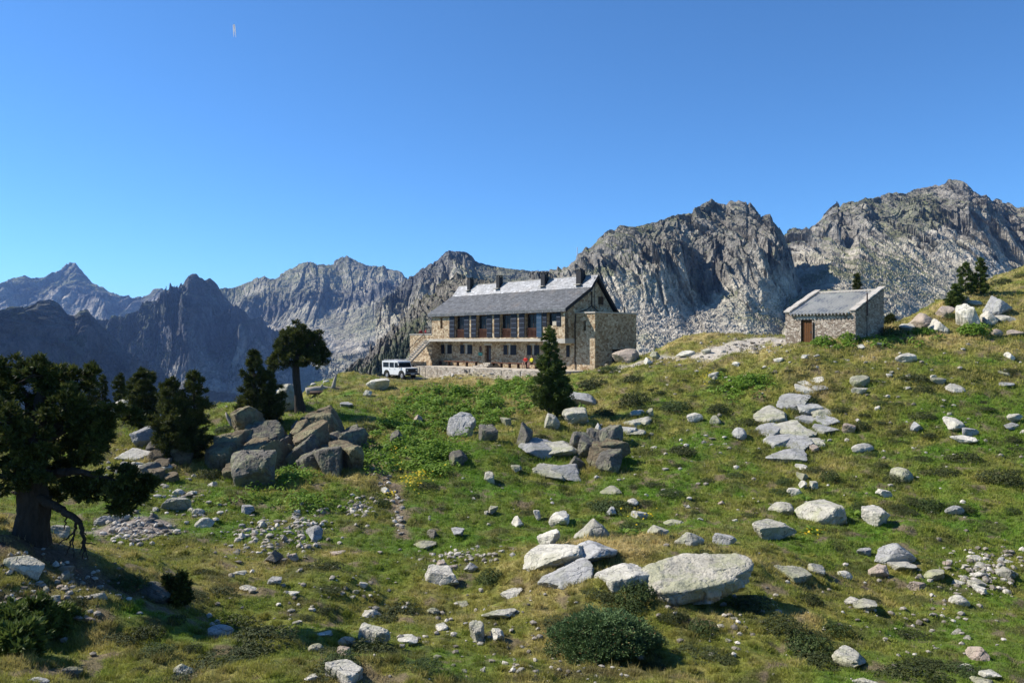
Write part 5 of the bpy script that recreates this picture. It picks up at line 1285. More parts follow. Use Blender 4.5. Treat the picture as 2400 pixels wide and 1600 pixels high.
for (cx, cy, rx, ry, n, w0, w1, cols, lab) in CLUST:
    n = max(6, int(n*.56)); r = np.random.default_rng(int(cx*7+cy)); q = r.normal(size=(n, 2))*.52; q = np.clip(q, -1.1, 1.1)
    pts = grounds(np.stack([cx+q[:, 0]*rx, np.minimum(1598, cy+q[:, 1]*ry)], 1))
    for i, p in enumerate(pts):
        if np.isnan(p[0]): continue
        wpx = w0+(w1-w0)*r.random()**2.2; s = wpx/F*p[1]
        me = SMALL[r.integers(14)][cols[r.integers(len(cols))]]
        o = link("rock", me, None, p, (r.uniform(-.25, .25), r.uniform(-.3, .3), r.uniform(0, 6.28)), (s, s*r.uniform(.8, 1.2), s*r.uniform(.7, 1.25)))
        tag(o, lab, "rock", lab.replace("one of the ", ""))

# stones too small to count
def build_scree():
    r = np.random.default_rng(77); base = []
    for i in range(10):
        v, f = ico(1); rad = r.uniform(.6, 1.1, len(v)); v = v*rad[:, None]*np.array((1, .85, .6)); base.append((v, f))
    areas = [(2305,1338,95,55,420),(640,1258,130,48,520),(715,1222,50,32,160),(840,1188,38,20,200),(440,1175,110,55,180),(1090,1305,110,22,160),(130,1385,160,85,420),(300,1105,100,45,260),
             (312,1243,75,26,520),(905,1120,30,70,90),(935,1210,10,50,70),(1760,812,70,16,260),(1500,850,160,16,120),(1100,882,120,8,120),(1640,1045,60,18,60),(2170,1440,230,130,200),(1150,1490,240,100,200),(1600,1080,400,170,300),(2150,980,280,230,260),(800,1400,350,100,260),(1750,1450,170,90,160),(1950,850,400,60,160),(1330,1570,180,40,120)]
    P2 = np.concatenate([np.stack([a+r.normal(size=n)*.55*c, b+r.normal(size=n)*.55*d], 1) for a, b, c, d, n in areas]); P2[:, 1] = np.minimum(P2[:, 1], 1610)
    pts = grounds(P2, n=200); ok = ~np.isnan(pts[:, 0]); pts = pts[ok]
    V = []; Fc = []; T = []; k = 0
    for p in pts:
        v, f = base[r.integers(10)]; s = (.9+9.0*r.random()**4)/F*p[1]*1.6*.5*min(1.6, 24/p[1]+.7); a = r.uniform(0, 6.28); c, sn = math.cos(a)*s, math.sin(a)*s
        q = np.stack([v[:, 0]*c-v[:, 1]*sn, v[:, 0]*sn+v[:, 1]*c, v[:, 2]*s*r.uniform(.7, 1.2)], 1)+p+np.array((0, 0, .25*s))
        V.append(q); Fc.append(f+k); k += len(v); T.append(np.full(len(v), r.random()))
    t = NT("loose_stone"); c = t.ramp(t.attr("Tint", "Fac"), [(0, (.17,.15,.12)), (.35, (.32,.285,.235)), (.7, (.48,.44,.37)), (1, (.64,.60,.53))]); n = t.noise(t.coord(), 20, 4); t.col(t.mix(.6, c, t.ramp(n, [(.3, .7), (.7, 1.2)]), 'MULTIPLY')).rough(.9)
    o = link("scree", np_mesh("scree", np.concatenate(V), np.concatenate(Fc), t.m, False, {"Tint": np.concatenate(T)})); tag(o, "small stones and gravel strewn over the turf", None, None, "stuff")
build_scree()
# ------------------------------------------------------------------ plants
def unit(a): return a/(np.linalg.norm(a, axis=-1, keepdims=True)+1e-9)
def M_leaf(name, stops, trans=.2, rough=.7, spec=.25):
    t = NT(name); a = t.attr("Tint", "Fac"); c = t.ramp(a, stops); t.col(c).rough(rough); t.b.inputs["Specular IOR Level"].default_value = spec
    return t.translucent(c, trans).m
M_PINE = M_leaf("pine_needles", [(0, (.018,.028,.009)), (.45, (.062,.078,.018)), (.8, (.14,.15,.034)), (1, (.19,.17,.055))], .28, .6, .2)
M_PINE2 = M_leaf("young_pine_needles", [(0, (.028,.048,.013)), (.45, (.10,.145,.030)), (1, (.22,.26,.055))], .3, .6, .2)
M_SHRUB = M_leaf("heather_leaves", [(0, (.028,.044,.014)), (.5, (.070,.088,.024)), (.85, (.12,.125,.038)), (1, (.19,.15,.07))], .2)
M_ALPEN = M_leaf("alpenrose_leaves", [(0, (.028,.052,.014)), (.5, (.068,.105,.025)), (.9, (.125,.16,.04)), (1, (.20,.165,.06))], .2)
M_JUNIP = M_leaf("juniper_sprays", [(0, (.035,.07,.025)), (.5, (.095,.165,.055)), (.92, (.18,.26,.09)), (1, (.32,.18,.08))], .15)
M_WEED = M_leaf("nettle_leaves", [(0, (.075,.14,.016)), (.5, (.18,.31,.032)), (1, (.30,.42,.06))], .38)
M_FERN = M_leaf("fern_fronds", [(0, (.07,.13,.015)), (.5, (.15,.26,.028)), (1, (.26,.36,.05))], .35)
M_FLOWER = M_leaf("yellow_flowers", [(0, (.55,.38,.01)), (1, (.75,.58,.02))], .2)
def M_bark(name, c):
    t = NT(name); co = t.mapped(t.coord(), (1, 1, .25)); n = t.noise(co, 14, 5, .65); t.col(t.mix(.8, c, t.ramp(n, [(.3, .5), (.7, 1.5)]), 'MULTIPLY')).rough(.95).bump(n, .9, .04); return t.m
M_BARK = M_bark("pine_bark", (.050,.038,.030)); M_DEAD = M_bark("bleached_wood", (.36,.32,.27))

def needles(Pt, Dr, n, ln, wd, spread, r, tint):
    """n blade-like needles bundles at every tip; returns verts, tris, tint per vertex"""
    T = len(Pt); d = unit(Dr[:, None]+spread*r.normal(size=(T, n, 3))); L = ln*r.uniform(.6, 1.15, (T, n, 1)) if np.isscalar(ln) else ln[:, None, None]*r.uniform(.6, 1.15, (T, n, 1))
    s = unit(np.cross(d, r.normal(size=(T, n, 3))))*(wd if np.isscalar(wd) else wd[:, None, None])*.5
    b = np.broadcast_to(Pt[:, None], d.shape); m = b+d*L*.55
    v = np.stack([b, m+s, b+d*L, m-s], 2).reshape(-1, 3); k = T*n
    f = np.arange(k*4).reshape(k, 4); tt = np.repeat(np.clip(np.repeat(tint, n)+r.normal(0, .07, k), 0, 1), 4)
    return v, f, tt
def leaves(Pt, Nr, size, r, tint, asp=.55, jit=.8):
    n = len(Pt); N = unit(Nr+jit*r.normal(size=(n, 3))); a = unit(np.cross(N, r.normal(size=(n, 3)))); b = np.cross(N, a)
    s = (size*r.uniform(.6, 1.3, n))[:, None]  # size: one value or one per leaf
    v = np.stack([Pt-a*s, Pt-b*s*asp, Pt+a*s, Pt+b*s*asp], 1).reshape(-1, 3)
    return v, np.arange(n*4).reshape(n, 4), np.repeat(np.clip(tint, 0, 1), 4)

def limb(mb, p0, p1, r0, r1, sag=0.0, n=6, wob=.0, r=random, k=6):
    p0 = Vector(p0); p1 = Vector(p1); L = (p1-p0).length; pts = []; rad = []
    for i in range(k+1):
        t = i/k; p = p0.lerp(p1, t)+Vector((r.uniform(-1, 1), r.uniform(-1, 1), r.uniform(-.6, .6)))*wob*L*math.sin(math.pi*t)+Vector((0, 0, sag*L*math.sin(math.pi*t))); pts.append(p); rad.append(r0+(r1-r0)*t)
    mb.tube(pts, rad, n); return pts

def conifer(loc, height, width, seed, label, ntuft=2600, stems=((0, 0, 1.0),), mat=None, base=.06, lean=(0, 0), fat=.75, name="pine_tree", nl=None, group=None, top=.5, trunkr=None):
    r = np.random.default_rng(seed); R = random.Random(seed); root = empty(name, loc); tag(root, label, "tree", group)
    mb = MB(); Pt = []; Dr = []
    for (ox, oy, hs) in stems:
        h = height*hs; tr = trunkr or max(.05, h*.022)
        top_ = Vector((ox*1.1+lean[0]*h, oy+lean[1]*h, h)); limb(mb, (ox, oy, -.4), top_, tr, .012, wob=.012, r=R, k=8)
        nb = max(14, int(h*13)); W = width*(.5 if len(stems) == 1 else .34)
        for i in range(nb):
            t = base+(1-base)*(i+R.random())/nb; a = i*2.4+R.uniform(-.5, .5)
            prof = (1-t)**fat*(min(1, (t-base)/.16+.45)); L = W*prof*R.uniform(.55, 1.3)+.10
            p0 = Vector((ox+lean[0]*h*t, oy+lean[1]*h*t, h*t)); dirv = Vector((math.cos(a), math.sin(a), R.uniform(-.12, .22)))
            p1 = p0+dirv*L+Vector((0, 0, L*.28))
            if L > .25: limb(mb, p0, p1, max(.012, tr*.35*(1-t)), .006, sag=-.10, n=4, r=R, k=3)
            m = max(3, int(ntuft*L/(nb*W*.55)/len(stems)))
            tt = r.uniform(.18, 1.0, m)**.65; side = r.normal(0, .20, (m, 3))*L*np.array((1, 1, .55)); q = np.array(p0)+np.outer(tt, np.array(p1-p0))+side
            q[:, 2] -= .10*L*np.sin(math.pi*tt)
            kb = max(2, m//7); cb = q[r.permutation(m)[:kb]]; ib = r.integers(0, kb, m); q = q*.25+cb[ib]*.75+r.normal(0, .035, (m, 3))
            Pt.append(q); Dr.append(unit(np.array(dirv)[None]*.75+side/(L+.01)*1.2+np.array((0, 0, .85))))
        m = 26; tz = r.uniform(.86, 1.02, m); Pt.append(np.stack([ox+lean[0]*h*tz+r.normal(0, .04, m), oy+r.normal(0, .04, m), h*tz], 1)); Dr.append(unit(np.stack([r.normal(0, .3, m), r.normal(0, .3, m), np.ones(m)], 1)))
    Pt = np.concatenate(Pt); Dr = np.concatenate(Dr)
    clump = fbm(Pt*1.6+seed, 2, seed)
    v, f, tn = needles(Pt, Dr, 7, nl or .23, .045, .55, r, .45+.35*clump+r.normal(0, .1, len(Pt)))
    mb.build("trunk", M_BARK, root, smooth=True)
    link("crown", np_mesh("crown", v, f, mat or M_PINE, False, {"Tint": tn}), root)
    return root
def at_px(px, py): g = ground(px, py); return g
def conifer_px(cx, ytop, ybot, wpx, seed, label, D=None, **kw):
    g = ground(cx, ybot) if D is None else None
    if g is None:
        D = D or 60; x = (cx-CX)/F*D; g = np.array((x, D, H([x], [D])[0])); zt = (HZ-ytop)/F*D; h = zt-g[2]
    else: D = g[1]; h = (ybot-ytop)/F*D
    return conifer(g-np.array((0, 0, .05)), h, wpx/F*D, seed, label, **kw)

conifer_px(1288, 768, 985, 126, 21, "dark pine standing alone in front of the lodge", ntuft=7000, fat=.66, base=.10, mat=M_PINE2, stems=((0,0,1.0),(.5,.2,.62)), trunkr=.12)
conifer_px(600, 822, 1000, 104, 22, "bushy conifer on the dark crag beside the flat-crowned pine", ntuft=4200, fat=.55, base=.03, stems=((-.15,0,1.0),(.7,.2,.72)))
conifer_px(425, 872, 1075, 128, 23, "broad twin-topped conifer above the ochre-stained rock", ntuft=5600, fat=.42, base=.02, stems=((-.55,0,.92),(.6,.1,1.0),(0,-.4,.7)))
conifer_px(336, 868, 1000, 80, 24, "rounded dark conifer behind the tall grey boulder", D=47, ntuft=3200, fat=.45, base=.03)
conifer_px(282, 878, 985, 44, 25, "slim conifer poking up behind the rounded boulders", D=58, ntuft=1700, fat=.6, base=.03)
conifer_px(308, 892, 985, 50, 26, "low bushy conifer between the slim one and the rounded one", D=60, ntuft=1500, fat=.45, base=.03)
conifer_px(208, 860, 975, 56, 27, "pointed conifer behind the domed grey boulder", D=60, ntuft=2200, fat=.55, base=.03)
conifer_px(240, 882, 975, 36, 28, "short conifer at the side of the domed grey boulder", D=62, ntuft=1300, fat=.55, base=.03)
conifer_px(665, 905, 960, 40, 36, "small bushy conifer peeping over the rock behind the tall pine", D=60, ntuft=900, fat=.4, base=.02)
conifer_px(2010, 643, 700, 40, 29, "pine showing its top over the hut roof", D=72, ntuft=1700, fat=.6, base=.03)
conifer_px(2264, 617, 690, 44, 30, "slender pine on the grassy skyline, nearer the hut", ntuft=1100, fat=.75, base=.04, mat=M_PINE2)
conifer_px(2298, 606, 690, 48, 31, "slender pine on the grassy skyline, farther from the hut", ntuft=1300, fat=.75, base=.04, mat=M_PINE2)
conifer_px(2240, 668, 716, 34, 32, "small dwarf pine below the two skyline pines", ntuft=600, fat=.5, base=.0, mat=M_PINE2)
conifer_px(2234, 684, 722, 26, 33, "dwarf pine growing beside the tan box-like boulder", ntuft=400, fat=.5, base=.0, mat=M_PINE2)
conifer_px(411, 1352, 1412, 42, 34, "little dark pine beside the oval shaded boulder", ntuft=420, fat=.5, base=.0, nl=.14)
conifer_px(2086, 738, 770, 22, 35, "tiny pine behind the hut shrubs", D=69, ntuft=300, fat=.5, base=.0)
for i, (px, py, s, lab) in enumerate([(22,1500,70,"dwarf pine at the picture's edge with upright green shoots"),(62,1478,64,"tallest dwarf pine in the clump on the near bank"),(100,1492,60,"low dwarf pine in the clump, towards the rubble"),(48,1535,66,"lowest dwarf pine in the clump on the near bank"),(132,1470,40,"small outlying dwarf pine beside pale roots")]):
    conifer_px(px, py-s, py, s*1.15, 60+i, lab, ntuft=260, fat=.35, base=.0, nl=.17, mat=M_PINE2, name="dwarf_pine")

def blob_tree(loc, D, trunk, blobs, limbs, seed, label, tufts, nl, wd, mat, dead=(), nper=8, twigs=()):
    """trunk/limbs given as sight-line points at distance D (+depth offset); crown as lumps of foliage"""
    r = np.random.default_rng(seed); R = random.Random(seed); root = empty("pine_tree", loc); tag(root, label, "tree"); L0 = np.array(loc)
    def W(px, py, dy=0.0): return Vector(P(px, py, D)+np.array((0, dy, 0))-L0)
    mb = MB()
    ta = np.array(trunk, float); u0 = np.arange(len(ta)); u1 = np.linspace(0, len(ta)-1, 60); ti = np.stack([np.interp(u1, u0, ta[:, q]) for q in range(4)], 1)
    mb.tube([W(a, b, c) for a, b, c, _ in ti], [w/2/F*D for *_, w in ti], 22)
    for (p0, p1, w0, w1, sag) in limbs: limb(mb, W(*p0), W(*p1), w0/2/F*D, w1/2/F*D, sag, 7, .05, R, 7)
    vv = np.array(mb.v); rgh = .10*trunk[1][3]/F*D; nv = len(vv); nz = np.stack([fbm(vv*np.array((5, 5, 1.6))*17/D+q*9, 4, seed+q) for q in range(3)], 1); mb.v = [tuple(q) for q in vv+nz*rgh]
    if dead:
        m2 = MB()
        for (p0, p1, w0, w1, sag) in dead: limb(m2, W(*p0), W(*p1), w0/2/F*D, w1/2/F*D, sag, 5, .07, R, 7)
        m2.build("dead_branch", M_BARK, root, smooth=True)
    Pt = []; Dr = []; m3 = mb
    vol = sum(b[3]*b[4] for b in blobs)
    for (px, py, dy, rx, ry) in blobs:
        c = np.array(W(px, py, dy)); ax = np.array((rx/F*D, .85*rx/F*D, ry/F*D)); n = int(tufts*rx*ry/vol)
        d = unit(r.normal(size=(n, 3))); rad = r.uniform(.35, 1.0, n)**.55
        q = c+d*rad[:, None]*ax*(1+.30*fbm(d*2.2+px*.1, 3, int(px)))[:, None]
        # foliage gathers in bunches at the ends of the twigs
        k = max(5, n//15); ctr = q[r.permutation(n)[:k]]; idx = r.integers(0, k, n); q = ctr[idx]+unit(r.normal(size=(n, 3)))*(nl*.75*r.random((n, 1))**.5)*np.array((1, 1, .8))
        d = unit((ctr[idx]-c)/ax)*.55+unit(q-ctr[idx])*.6
        Pt.append(q); Dr.append(unit(d+np.array((0, 0, .6))+.2*r.normal(size=(n, 3))))
        for i in range(7): limb(m3, c+r.normal(size=3)*ax*.15, c+unit(r.normal(size=3))*ax*.85, .016*D/17*1.0, .005, 0, 4, .05, R, 3)
    Pt = np.concatenate(Pt); Dr = np.concatenate(Dr); cl = fbm(Pt*2.2, 2, seed)
    v, f, tn = needles(Pt, Dr, nper, nl, wd, .6, r, .46+.35*cl+r.normal(0, .1, len(Pt)))
    cr = link("crown", np_mesh("crown", v, f, mat, False, {"Tint": tn}), root); mb.build("trunk", M_BARK, root, smooth=False)
    return root
# the pine with the flat crown
g = ground(705, 968); D = g[1]
blob_tree(g, D, [(706,975,0,34),(702,950,0,24),(697,915,0,18),(693,880,0,17),(692,850,0,15),(694,815,.1,11),(700,785,.1,6)],
 [(690,805,.2,34,30),(705,780,-.1,30,20),(668,826,-.3,32,28),(650,850,.2,22,20),(715,815,.4,34,26),(738,800,.1,20,28),(735,842,-.2,32,18),(756,838,.3,16,14),(678,790,.5,22,24),(700,838,-.5,34,20),(655,818,.6,18,18),(745,826,.6,20,18)],
 [((693,850,0),(655,848,.1),9,4,.05),((693,848,0),(738,840,-.1),9,4,.06),((694,830,0),(668,815,-.2),7,3,.05),((695,820,.1),(730,805,.1),7,3,.05)], 91, "tall pine with a bent bare trunk and a flat dark crown", 3600, .25, .05, M_PINE, nper=8)
# the big dark pine
g = ground(72, 1246); D = 17.0; g = np.array(((72-CX)/F*D, D, H([(72-CX)/F*D], [D])[0]))
BL = [(40,905,.3,58,52),(90,880,-.2,48,38),(150,885,.2,46,40),(182,890,.5,26,26),(20,965,-.4,62,50),(100,945,.4,62,46),(165,955,-.3,52,46),(205,1000,.2,50,42),(255,975,.1,44,32),(285,985,.4,24,22),
 (30,1040,.5,60,46),(110,1030,-.5,58,44),(180,1055,.4,48,38),(235,1045,-.1,34,30),(10,1100,.3,46,36),(-60,930,.2,70,60),(-70,1040,0,70,60),(70,985,-.9,60,50),(-10,870,.4,40,34),(130,995,.8,60,50),(-130,940,.1,70,60),(-160,1040,0,70,60),(-110,1110,.2,60,44),(-50,1130,-.3,54,34),(40,1120,-.5,50,32),(110,1100,-.6,46,30),(95,1075,.6,60,40),(150,1150,.3,40,24),(-140,870,.3,60,50),(60,1175,.7,40,22),
 (282,1118,-.2,52,32),(318,1140,.1,44,30),(300,1165,-.1,42,34),(275,1185,.1,24,16),(345,1130,0,22,14),(205,1150,.3,44,24),(160,1135,.4,40,22),(235,1165,.5,26,18),(15,1160,.8,26,24),(30,1195,.6,24,22),(75,855,.1,26,18)]
blob_tree(g, D, [(62,1300,0,104),(70,1250,0,76),(75,1200,0,66),(76,1150,0,62),(74,1100,.05,58),(76,1040,.1,46),(82,985,.1,40),(92,930,.1,22),(98,890,.1,10)], BL,
 [((80,1130,0),(160,1100,-.1),28,20,.03),((160,1100,-.1),(245,1113,-.2),20,10,.06),((245,1113,-.2),(315,1140,0),10,4,.03),((75,1090,0),(20,1030,.2),30,12,.05),((78,1060,0),(150,960,.3),34,12,-.03),((80,1040,.1),(195,1000,.1),22,8,.04),
  ((76,1000,.1),(40,910,.2),22,8,0),((82,980,.1),(150,890,.2),18,6,-.02),((75,1120,0),(5,1110,-.3),20,8,.04),((10,1110,-.3),(-60,1090,-.3),12,5,0),((195,1000,.1),(260,975,.1),9,4,.03),((72,1150,.1),(-5,1165,.5),16,6,0)],
 92, "big old dark pine with a thick trunk and drooping lower boughs", 11000, .145, .034, M_PINE, nper=9,
 dead=[((95,1165,-.1),(150,1180,-.3),26,20,.02),((150,1180,-.3),(212,1215,-.4),20,13,.05),((212,1215,-.4),(222,1255,-.4),11,7,.02),((222,1255,-.4),(222,1295,-.5),6,2,0),((220,1250,-.4),(205,1290,-.3),5,2,0),((220,1262,-.4),(236,1296,-.5),4,1.5,0),((205,1210,-.4),(190,1250,-.3),8,4,0),((190,1250,-.3),(172,1292,-.3),5,2,0),((190,1250,-.3),(196,1295,-.4),4,1.5,0),((192,1240,-.3),(150,1270,-.2),5,2,.02),((180,1195,-.35),(168,1235,-.3),5,2,0),((222,1260,-.4),(245,1268,-.3),4,1.5,0),((212,1216,-.4),(232,1240,-.5),5,2,0)])

def fallen_trunk():
    g = ground(748, 922); R = empty("fallen_tree", g); tag(R, "bleached fallen tree trunk with one upright snag on the dry rim", "fallen tree"); D = g[1]; k = 1/F*D
    m = MB(); m.tube([(-30*k,0,5*k),(-12*k,.3,9*k),(8*k,.4,11*k),(26*k,.6,9*k),(38*k,.8,10*k)], [9*k,8*k,7*k,5*k,3*k], 9); m.build("trunk", M_DEAD, R, smooth=True)
    s = MB(); s.tube([(28*k,.6,8*k),(31*k,.6,20*k),(33*k,.7,32*k),(36*k,.7,44*k)], [6*k,4.5*k,3.5*k,2*k], 8); s.build("snag", M_DEAD, R, smooth=True)
    s = MB(); s.tube([(4*k,.3,10*k),(5*k,.2,18*k),(7*k,.2,22*k)], [4*k,3*k,1.5*k], 7); s.build("broken_branch", M_DEAD, R, smooth=True)
    s = MB(); s.tube([(-20*k,-.3,3*k),(10*k,-.2,2*k),(36*k,-.1,5*k)], [4*k,5*k,2*k], 7); s.build("broken_branch", M_DARKW, R, smooth=True)
fallen_trunk()
def dead_snag():
    g = ground(540, 1004); D = g[1]; k = 1/F*D; R = MB().tube([(10*k,0,-4*k),(2*k,0,14*k),(-8*k,.1,26*k),(-12*k,.1,38*k)], [7*k,6*k,4*k,2*k], 8).build("dead_stump", M_DEAD, None, g, smooth=True); tag(R, "crooked dead stump at the top of the crag beside the bushy conifer", "stump")
dead_snag()

# ---- shrubs
def shrub_mesh(seed, w, h, n, mat, leaf, lumps=5, flat=False):
    r = np.random.default_rng(seed); Pt = []; Nr = []; Tn = []
    cs = [(0, 0, .5*w, h)]+[(r.uniform(-.34, .34)*w, r.uniform(-.34, .34)*w, w*r.uniform(.2, .36), h*r.uniform(.55, 1.0)) for _ in range(lumps)]
    A = sum(c[2]**2 for c in cs)
    for (cx, cy, rad, hh) in cs:
        m = int(n*rad*rad/A); d = unit(r.normal(size=(m, 3))); d[:, 2] = np.abs(d[:, 2]); k = r.uniform(.5, 1.0, m)**.4
        bump = 1+.25*fbm(d*3+cx+seed, 3, seed)
        q = np.stack([cx+d[:, 0]*rad*k*bump, cy+d[:, 1]*rad*k*bump, d[:, 2]*hh*k*bump-.06], 1)
        kk = max(5, m//14); ct = q[r.integers(0, m, kk)]; ix = ((q[:, None]-ct[None])**2).sum(-1).argmin(1) if m*kk < 4e6 else r.integers(0, kk, m)
        q = q*.6+ct[ix]*.4
        Pt.append(q); Nr.append(d+np.array((0, 0, .35))); Tn.append(.48+.3*fbm(q*2.5, 2, seed)+r.normal(0, .14, m))
    v, f, t = leaves(np.concatenate(Pt), np.concatenate(Nr), leaf, r, np.concatenate(Tn), .5, .75)
    return np_mesh("shrub", v, f, mat, False, {"Tint": t})
SH = [(shrub_mesh(300+i, 1.6, (.50, .42, .60, .38)[i], 3600, M_SHRUB, .034, 6)) for i in range(4)]
SA = [(shrub_mesh(320+i, 1.6, (.62, .50, .70)[i], 3600, M_ALPEN, .034, 6)) for i in range(3)]
SW = [(shrub_mesh(340+i, 1.6, (.7, .8)[i], 1700, M_WEED, .07, 6)) for i in range(2)]
SHRUBS = [  # x0,x1,y0,y1, set, label
 (1864,1932,912,956,'H',"dark round shrub overhanging the large cracked rock face"),(2092,2186,862,906,'H',"wide low dark shrub high on the hillside"),(2134,2194,895,930,'H',"dark shrub just below the wide low one"),
 (2041,2072,875,902,'H',"small dark shrub touching the square yellowish block"),(1815,1866,1102,1144,'A',"round green-black shrub left of the line of pale stones"),(1911,1975,1094,1138,'A',"round bushy shrub right of the line of pale stones"),
 (1995,2047,954,1023,'H',"tall loose shrub beside the pinkish split stone"),(2126,2197,950,988,'H',"flat shrub in the middle of the upper hillside"),(2138,2217,1150,1212,'A',"big rounded shrub beside the half-sunk pale rock"),
 (2160,2268,1080,1120,'H',"long low heather bank beside the half-yellow boulder"),(2292,2400,1088,1142,'H',"heather bank running out of the picture"),(1983,2042,1160,1212,'A',"shrub with ferns between the biggest block and the white angular boulder"),
 (2345,2400,1010,1046,'H',"dark shrub under the stacked boulders at the edge"),(2222,2306,1044,1090,'H',"heather clump under the small stone pile"),(2062,2130,1085,1150,'H',"heather patch beside the white stone with a black end"),
 (1945,2000,935,975,'H',"shrub right behind the smaller cracked rock face"),(1356,1442,872,920,'H',"dark shrub in the lone pine's shadow"),(1452,1524,868,902,'H',"dark flat shrub below the pinkish bedrock hump"),
 (1446,1535,905,962,'H',"large heather mound below the dark flat shrub"),(1541,1628,928,968,'A',"dense dark oval shrub in the middle of the upper slope"),(1384,1448,948,979,'H',"low shrub between the pale ledge and the layered ledge"),
 (1241,1288,990,1042,'H',"dark shrub beside the tall standing slab"),(1378,1498,1152,1206,'A',"wide shrub behind the triangular rock"),(1760,1797,934,979,'H',"shrub clinging above the large cracked face's edge"),
 (1718,1787,970,1004,'H',"shrub beside the grey oval boulder"),(822,896,966,1028,'H',"black-green shrub in the shadow at the top of the footpath"),(806,854,1032,1092,'A',"green shrub between the dark crag and the footpath"),
 (871,917,1157,1194,'A',"spiky round shrub beside the footpath"),(787,816,1187,1213,'A',"small round shrub beside the white stone patch"),(1105,1195,1314,1384,'A',"bright dark-green bush at the end of the big white rock"),
 (946,998,1418,1446,'H',"sparse low shrub by the rounded yellowish rock"),(1032,1081,1572,1602,'H',"greyish dead-tipped shrub on the bottom edge"),(1426,1556,1348,1432,'A',"brown-green shrub under the lip of the flat-topped boulder"),
 (1538,1616,1414,1462,'H',"low twiggy shrub in front of the deep shade under the boulder"),(1603,1690,1432,1490,'A',"shrub below the shaded hollow of the flat-topped boulder"),(1612,1684,1274,1308,'H',"heather strip behind the flat-topped boulder"),
 (1859,1936,1366,1430,'H',"heather clump under the yellow lichened slab"),(1820,1963,1454,1546,'A',"large dark spreading bush on the near slope"),(148,212,1384,1430,'H',"shrub in the middle of the rubble bank"),
 (444,502,1318,1354,'H',"round dark shrub in pale grass beyond the tree shadow"),(290,400,1440,1510,'H',"shrub in the tree's shadow below the oval boulder"),(380,440,1420,1470,'H',"heather on the shaded edge of the bank"),
 (420,480,1500,1540,'H',"heather hummock in the near grass"),(300,350,1545,1585,'H',"small dark heather in the near grass"),(680,712,988,1010,'H',"small shrub on top of the crag under the tall pine"),
 (700,790,985,1016,'H',"low shrub capping the dark cracked crag"),(500,560,985,1020,'A',"green shrub at the shoulder of the large ochre crag"),(560,640,1098,1140,'A',"leafy shrub at the foot of the large ochre crag"),
 (440,520,1085,1135,'H',"grey-green shrub between the ochre face and the ochre crag"),(335,365,1005,1035,'H',"round shrub beside the tall grey boulder"),
 (2013,2068,766,802,'A',"green shrub growing against the hut's shaded side"),(2050,2122,748,802,'A',"largest green bush behind the hut corner"),(1903,1963,786,814,'W',"leafy green plant beside the hut door"),(1955,2020,780,808,'W',"leafy green plant along the hut front"),
 (2210,2248,724,754,'A',"dark shrub among the white boulders"),(2238,2316,760,792,'W',"green leafy patch below the tall white boulder"),(2120,2200,764,790,'W',"green leafy patch between the hut and the tan pyramid boulder"),
 (2320,2380,638,676,'H',"dark shrub on the skyline beyond the two pines"),(2376,2410,625,660,'H',"dark shrub on the skyline at the picture's edge"),(1300,1345,905,945,'W',"bright leafy plant at the foot of the lone pine"),
 (1720,1800,858,922,'W',"brightest green weeds on the upper slope"),(1679,1706,848,876,'A',"small upright shrub above the bright green weeds"),(1655,1690,884,906,'A',"yellow-flowered plant beside white stones"),
 (1050,1110,905,935,'W',"bright leafy plant below the terrace wall"),(1440,1530,1206,1254,'A',"bushy ferny clump behind the triangular rock"),
 (1560,1640,1030,1070,'H',"faint heather patch in the middle slope"),(1650,1720,940,975,'H',"heather patch right of the dense oval shrub"),(1400,1470,850,872,'A',"low green shrub where the slope meets the annex")]
SETS = {'H': SH, 'A': SA, 'W': SW}
for i, (x0, x1, y0, y1, st, lab) in enumerate(SHRUBS):
    g = ground((x0+x1)/2, y1-.28*(y1-y0))
    if g is None: continue
    D = g[1]; w = (x1-x0)/F*D; me = SETS[st][i % len(SETS[st])]; s = w/1.75; ph = math.atan2(y1-HZ, F); hh = (y1-y0)/F*D
    zs = max(.35, min(1.1, (hh-.5*w*math.sin(ph+.2))/(.62*s)))*s
    o = link("shrub", me, None, g, (0, 0, i*2.1), (s, s*.9, zs)); tag(o, lab, "shrub")

